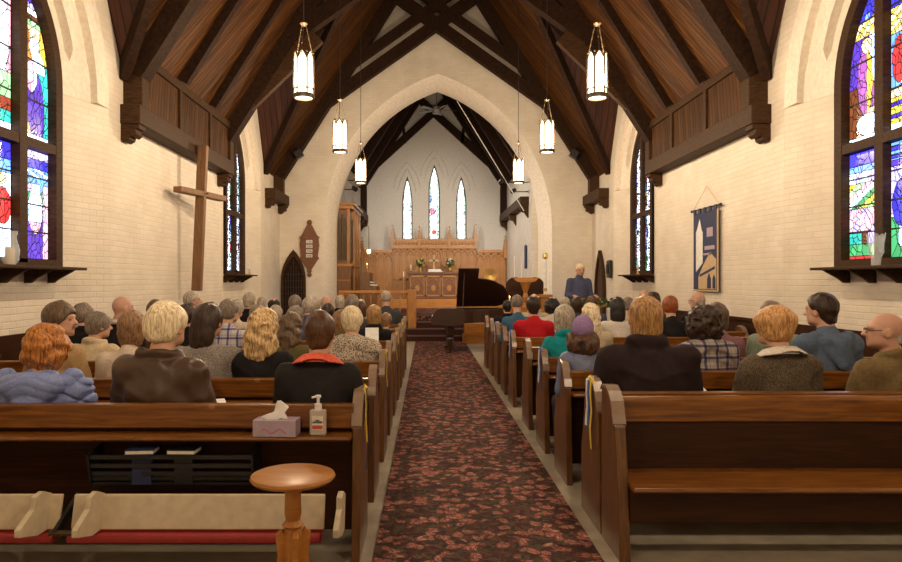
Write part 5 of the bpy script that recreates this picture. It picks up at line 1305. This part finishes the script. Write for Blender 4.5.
def person(px, ytop, Y, hair, hcol, top, tmat, label, yaw=0, pitch=-4, w=1.0, body=0, near=False, collar=None, skin='fair', extra=None, sd=0, hs=1.0, seat=None):
    """seated person whose head shows at column px with its crown at row ytop, Y metres from the camera"""
    zt = 1.5-(ytop-VY)*Y/F; s_ = zt/1.345; s_ = max(.86, min(1.1, s_)); dz = zt-1.345*s_
    t = thing('person', label, 'person', ((px-VX)*Y/F, Y-.02, dz if abs(dz) > .01 else 0), R(body))
    t.scale = (s_*w, s_, s_)
    q = (round((yaw)/15)*15, round(pitch/4)*4)
    b = child('body', body_mesh(False, q[0], q[1]), SK[skin], t)
    h = .0065 if near else .010
    piv = Vector((HC[0], HC[1]-.03, HC[2]-.12)); Rm = Matrix.Rotation(R(q[0]), 4, 'Z')@Matrix.Rotation(R(q[1]), 4, 'X')
    hm = Matrix.Translation(piv)@Rm@Matrix.Translation(Vector(HC)-piv)@Matrix.Diagonal((hs/w, hs, hs, 1))
    if hair:
        o = child('hair', hair_mesh(hair, sd, h), HM[hcol], t); o.matrix_local = hm
    child('upper_garment', top_mesh(top, sd if near else 0, .0095 if near else .014), CM[tmat], t)
    tr, sh = trouser_mesh(); child('trousers', tr, CM['trousers'], t); child('shoes', sh, CM['shoe'], t)
    if collar: child('collar', collar_mesh(), CM[collar], t)
    if extra == 'glasses':
        mb = MB()
        for q_ in (-1, 1):
            mb.tube([(q_*.031+.022*math.cos(a*math.pi/6), .094, .004+.016*math.sin(a*math.pi/6)) for a in range(13)], .0022, 5); mb.tube([(q_*.053, .092, .008), (q_*.078, .04, .008), (q_*.080, -.012, .004)], .0022, 5)
        mb.tube([(-.009, .096, .008), (.009, .096, .008)], .0022, 5); g_ = mb.build('glasses', M['antique'], t); g_.matrix_local = hm
    if extra == 'moustache':
        mb = MB(); mb.ball((0, .098, -.043), (.026, .009, .009), 8); g_ = mb.build('moustache', HM['grey'], t); g_.matrix_local = hm
    if extra == 'cap':
        lo = (-.13, -.15, -.12); hi = (.13, .22, .16); g = grid(lo, hi, .006)
        d = E(g, (0, -.018, .022), (.092, .108, .112)); d = smax(d, -(g[2]+.030-.55*g[1]), .006); d = smin(d, smax(E(g, (0, .10, .025), (.075, .09, .016)), -(g[1]-.03), .01), .008)
        d = smax(d, -E(g, (0, -.135, -.075), (.034, .06, .028)), .004)
        o = child('cap', to_mesh('cap', d, lo, .006), CM['purplecap'], t); o.matrix_local = hm
        MB().ball((0, -.02, .137), .008, 6).build('cap_button', CM['purplecap'], t).matrix_local = hm
    return t
# ---------------------------------------------------------------- the congregation
L1, L2, L3, L4, L5, L6, L7, L8, L9 = [y+.23 for y in LB]
R1, R2, R3, R4, R5, R6, R7, R8, R9 = [y+.23 for y in RB]
P_ = person
P_(46, 328, L1, 'wavybob', 'ginger', 'puffer', 'puffer_blue', 'woman with ginger wavy hair in a light blue hooded puffer jacket', yaw=-8, near=True, sd=1, hs=1.12, w=1.28)
P_(165, 304, L1, 'side', 'white', 'jacket', 'leather', 'white-haired man in a dark brown leather jacket', yaw=-16, near=True, sd=2, w=1.16, pitch=-4, hs=1.1, body=-8)
P_(320, 310, L1, 'short', 'brown', 'vest', 'vest', 'brown-haired man in a black vest with a coral collar', yaw=0, near=True, sd=3, w=1.02, collar='coral', hs=1.03)
P_(60, 302, L2, 'side', 'ash', 'jacket', 'camel', 'moustached man in profile wearing a camel jacket', yaw=-75, near=True, sd=4, extra='moustache', collar='creamk', pitch=0, hs=1.05, body=-15)
P_(132, 311, L2, 'bob', 'ltbrown', 'sweater', 'creamk', 'woman with straight light brown bob in a cream sweater', yaw=-12, near=True, sd=5)
P_(207, 303, L2, 'straightlong', 'dark', 'sweater', 'greyk', 'dark-haired woman in a speckled grey sweater', yaw=-10, near=True, sd=6, w=1.12, pitch=-8)
P_(263, 310, L2, 'long', 'blond', 'sweater', 'blackc', 'woman with long wavy blond hair in a black jacket', yaw=-12, near=True, sd=7, hs=1.05, w=1.03, collar=None)
P_(97, 312, L3, 'pixie', 'grey', 'jacket', 'fleece', 'woman with short dark grey hair in a cream fleece', yaw=-45, near=True, sd=8, w=1.05)
P_(290, 313, L3, 'long', 'ash', 'sweater', 'olive', 'woman with long ash brown hair and an olive collar', yaw=-25, sd=9)
P_(352, 307, L3, 'pixie', 'white', 'shawl', 'knit', 'white-haired woman wrapped in a black and white knitted shawl', yaw=0, near=True, sd=10, hs=1.05, w=1.08)
P_(121, 295, L4, None, 'silver', 'jacket', 'blackc', 'bald man with reddish head in a black jacket, cross side', yaw=-40, sd=11, skin='pink', collar='creamk')
P_(83, 303, L4, 'pixie', 'grey', 'jacket', 'blackc', 'woman with grey brown hair in black behind the man in camel', yaw=-20, sd=12)
P_(228, 299, L4, 'side', 'grey', 'shirt', 'plaid', 'grey-haired person in a blue and white plaid shirt', yaw=-35, sd=13, w=1.02)
P_(186, 304, L4, 'pixie', 'dark', 'jacket', 'blackc', 'dark-haired person in black behind the grey sweater', yaw=-20, sd=14)
P_(341, 310, L4, 'bob', 'ltbrown', 'sweater', 'olive', 'person with light brown hair beside the knitted shawl', yaw=0, sd=15)
P_(155, 300, L5, 'pixie', 'ash', 'jacket', 'dgrey', 'brown-haired person mostly hidden behind the white-haired man', sd=16)
P_(294, 306, L5, 'pixie', 'grey', 'sweater', 'navy', 'grey-haired woman turned aside in navy behind the ash brown hair', yaw=-40, sd=17, extra='glasses')
P_(210, 302, L5, 'pixie', 'brown', 'jacket', 'blackc', 'brown-haired person in black glimpsed above the dark-haired woman', yaw=-30, sd=18)
P_(374, 305, L5, 'bob', 'strawberry', 'jacket', 'blackc', 'strawberry blond woman in black near the aisle holding a leaflet', sd=19)
P_(328, 303, L5, 'short', 'dark', 'jacket', 'blackc', 'dark-haired person in black beyond the coral collar', sd=20)
P_(192, 291, L6, 'short', 'silver', 'jacket', 'blackc', 'grey-haired man turned in profile below the wooden cross', yaw=-60, sd=21, pitch=4, skin='pink')
P_(257, 305, L5, 'pixie', 'grey', 'sweater', 'dgrey', 'grey brown haired person above the blond woman', sd=22)
P_(276, 305, L6, 'pixie', 'silver', 'sweater', 'creamk', 'white-haired person below the black curly hair', sd=23)
P_(309, 297, L6, 'pixie', 'silver', 'jacket', 'navy', 'silver-haired person below the hymn board', sd=24)
P_(386, 312, L6, 'short', 'ltbrown', 'shirt', 'floral', 'child with light brown hair in green floral at the aisle end', sd=25, w=.8)
P_(361, 301, L7, 'bob', 'brown', 'sweater', 'navy', 'brown-haired person beyond the white-haired shawl wearer', sd=26, yaw=20)
P_(236, 300, L6, 'pixie', 'silver', 'sweater', 'creamk', 'fair silver-haired person beside the plaid shirt', yaw=-20, sd=27)
P_(249, 292, L7, 'short', 'silver', 'jacket', 'blackc', 'silver-haired man in a black jacket under the far window', yaw=-20, sd=28)
P_(274, 297, L8, 'curly', 'black', 'sweater', 'dgrey', 'person with a round mass of black hair before the iron grille', sd=29, hs=.8)
P_(295, 295, L7, 'pixie', 'grey', 'sweater', 'dgrey', 'grey-haired person in front of the iron grille doorway', sd=30)
P_(326, 295, L7, 'bald', 'silver', 'jacket', 'creamk', 'bald pink-headed man under the hymn board', yaw=-20, sd=31, skin='pink')
P_(340, 295, L9, 'bob', 'silver', 'jacket', 'blackc', 'white-haired person in a dark coat near the organ', sd=32, hs=.9)
P_(352, 295, L6, 'pixie', 'grey', 'sweater', 'dgrey', 'grey brown haired person next to the dark coat near the organ', sd=33)
P_(262, 297, L9, 'pixie', 'silver', 'sweater', 'beige', 'fair-haired person in beige in the front pews, cross side', sd=34)
P_(316, 296, L8, 'pixie', 'silver', 'sweater', 'beige', 'silver-haired person in beige left of the bald pink head', sd=35)
P_(361, 299, L8, 'short', 'silver', 'sweater', 'white', 'white-haired person in white in the front pew by the organ', sd=36)
P_(386, 290, L8, 'thin', 'silver', 'sweater', 'dgrey', 'balding man in a dark grey sweater at the front by the aisle', sd=37, skin='pink')
# banner side
P_(645, 297, R1, 'bob', 'strawberry', 'coat', 'darkcoat', 'strawberry blond woman in a dark aubergine coat', yaw=0, near=True, sd=41, w=1.22, hs=1.02)
P_(775, 307, R1, 'fluffy', 'orange', 'tweed', 'tweed', 'man with fluffy orange blond hair in a dark tweed jacket', yaw=22, near=True, sd=42, w=1.12, collar='white', hs=1.03, body=8)
P_(886, 311, R1, 'bald', 'silver', 'tweed', 'khaki', 'bald man in glasses and an olive brown jacket', yaw=55, near=True, sd=43, w=1.15, skin='pink', extra='glasses', body=12, pitch=-2)
P_(703, 306, R2, 'curly', 'dark', 'shawl', 'greyplaid', 'woman with dark curly hair in a grey and tan plaid top', yaw=0, near=True, sd=44, hs=1.08, w=1.0)
P_(823, 293, R2, 'short', 'dark', 'hoodie', 'hood', 'young man with dark hair in a slate blue hoodie', yaw=25, near=True, sd=45, hs=1.06, body=5, w=1.05)
P_(582, 315, R2, 'undercap', 'brown', 'sweater', 'denim', 'woman in a lilac cap and grey blue denim jacket', yaw=-8, near=True, sd=46, extra='cap', w=.86)
P_(563, 305, R3, 'bob', 'silver', 'jacket', 'teal', 'woman with silver beige hair in a teal jacket', yaw=-25, near=True, sd=47, w=.86)
P_(590, 304, R4, 'long', 'white', 'sweater', 'beige', 'woman with long pale blond waves in a beige jacket', yaw=-15, near=True, sd=48)
P_(717, 303, R3, 'bob', 'ash', 'shirt', 'mauve', 'brown-haired woman in a mauve top under the banner', yaw=-5, sd=49)
P_(772, 301, R3, 'pixie', 'grey', 'sweater', 'palegreen', 'grey-haired woman in pale green behind the fluffy orange hair', yaw=10, sd=50, w=1.05)
P_(533, 296, R5, 'short', 'dark', 'sweater', 'red', 'person with short dark hair in a bright red sweater', sd=51, w=1.06, hs=1.08)
P_(617, 297, R5, 'straightlong', 'black', 'sweater', 'white', 'woman with long black hair in a white top', yaw=-10, sd=52)
P_(670, 296, R5, 'pixie', 'auburn', 'shirt', 'blackc', 'woman with short auburn hair in a black top', sd=53)
P_(552, 296, R6, 'curly', 'black', 'sweater', 'white', 'woman with round black curls beside the red sweater', sd=54, hs=.85)
P_(653, 292, R6, 'pixie', 'dark', 'sweater', 'dgrey', 'dark-haired person just beyond the aubergine coat', sd=55)
P_(517, 294, R6, 'thin', 'grey', 'shirt', 'blueshirt', 'man with thinning grey hair in a blue shirt', sd=56, w=.92)
P_(699, 291, R6, 'bald', 'silver', 'jacket', 'blackc', 'bald man in glasses and black below the banner', yaw=50, sd=57, skin='pink', extra='glasses')
P_(628, 297, R7, 'pixie', 'grey', 'sweater', 'beige', 'grey-haired person beyond the long black hair', sd=58)
P_(534, 293, R7, 'bald', 'silver', 'jacket', 'beige', 'bald man in beige beyond the red sweater', sd=59, skin='pink')
P_(644, 289, R8, 'bald', 'silver', 'sweater', 'dgrey', 'bald man beyond the strawberry blond woman', sd=60, skin='pink')
P_(565, 297, R9, 'pixie', 'silver', 'sweater', 'white', 'white-haired person beyond the black curls', sd=61)
P_(577, 297, R7, 'bob', 'dark', 'sweater', 'dgrey', 'dark-haired person in front of the lectern', sd=62)
P_(592, 296, R8, 'pixie', 'brown', 'sweater', 'navy', 'brown-haired person beyond the pale blond waves', sd=63)
P_(507, 300, R8, 'short', 'black', 'jacket', 'blackc', 'dark-clothed person by the tail of the piano', sd=64)
# speaking man behind the lectern
def speaker():
    Ys = 14.25; t = thing('person', 'white-haired man in a slate blue shirt speaking behind the lectern', 'person', ((579.5-VX)*Ys/F, Ys, 0), R(180+8))
    t.scale = (1.14, 1.1, 1.08)
    b = child('body', body_mesh(True, 0, -16), SK['pink'], t); H = Vector((0, .02, 1.645))
    hm = Matrix.Translation(Vector((0, -.01, 1.525)))@Matrix.Rotation(R(-16), 4, 'X')@Matrix.Translation(Vector((0, .03, .12)))
    o = child('hair', hair_mesh('thin', 70, .008), HM['white'], t); o.matrix_local = hm
    ps = pose(True); lo = (-.42, -.25, .86); hi = (.42, .36, 1.60); g = grid(lo, hi, .011); ax = (np.abs(g[0]), g[1], g[2]); sh, el, wr = ps['sh'], ps['el'], ps['wr']
    d = E(g, (0, -.01, 1.22), (.165, .125, .22)); d = smin(d, E(g, (0, .01, 1.02), (.17, .135, .20)), .08); d = smin(d, CP(ax, (0, sh[1], 1.44), (sh[0], sh[1], 1.385), .055), .05)
    d = smin(d, smin(CP(ax, sh, el, .075, .062), CP(ax, el, wr, .062, .045), .02), .02); d = smin(d, CP(g, (0, -.02, 1.42), (0, -.01, 1.49), .07, .066), .02); d = smax(d, .90-g[2], .01)-.005*noise(g[0]*9, g[1]*9, g[2]*9)
    child('shirt', to_mesh('shirt', d, lo, .011), CM['navy'], t)
    lo = (-.25, -.2, .03); hi = (.25, .2, 1.02); g = grid(lo, hi, .014); ax = (np.abs(g[0]), g[1], g[2])
    d = E(g, (0, 0, .93), (.165, .125, .11)); d = smin(d, CP(ax, ps['hip'], ps['kn'], .10, .075), .03); d = smin(d, CP(ax, ps['kn'], ps['an'], .075, .062), .02); child('trousers', to_mesh('trousers', d, lo, .014), CM['trousers'], t)
    lo = (-.2, -.1, -.01); hi = (.2, .2, .12); g = grid(lo, hi, .012); ax = (np.abs(g[0]), g[1], g[2]); child('shoes', to_mesh('shoes', CP(ax, (.10, -.02, .05), (.11, .13, .042), .045, .04), lo, .012), CM['shoe'], t)
speaker()
# leaflets resting on laps and ledges
for px, y, D, rz, tl, lb in ((213, 402, 4.2, 20, 0, 'open white leaflet on the seat between the leather jacket and the black vest'), (372, 336, 7.6, 5, 65, 'pale leaflet held up by the strawberry blond woman near the aisle'), (694, 392-2, 4.45, -15, 0, 'white leaflet on the pew beside the aubergine coat'), (690, 362, 5.4, 20, 25, 'open hymn book held beside the plaid top')):
    p = P(px, y, D); o = MB().box((-.075, -.10, -.002), (.075, .10, .002)).build('leaflet', M['white']); o.location = p; o.rotation_euler = (R(tl), 0, R(rz)); tag(o, lb, 'leaflet', 'leaflets in the pews')
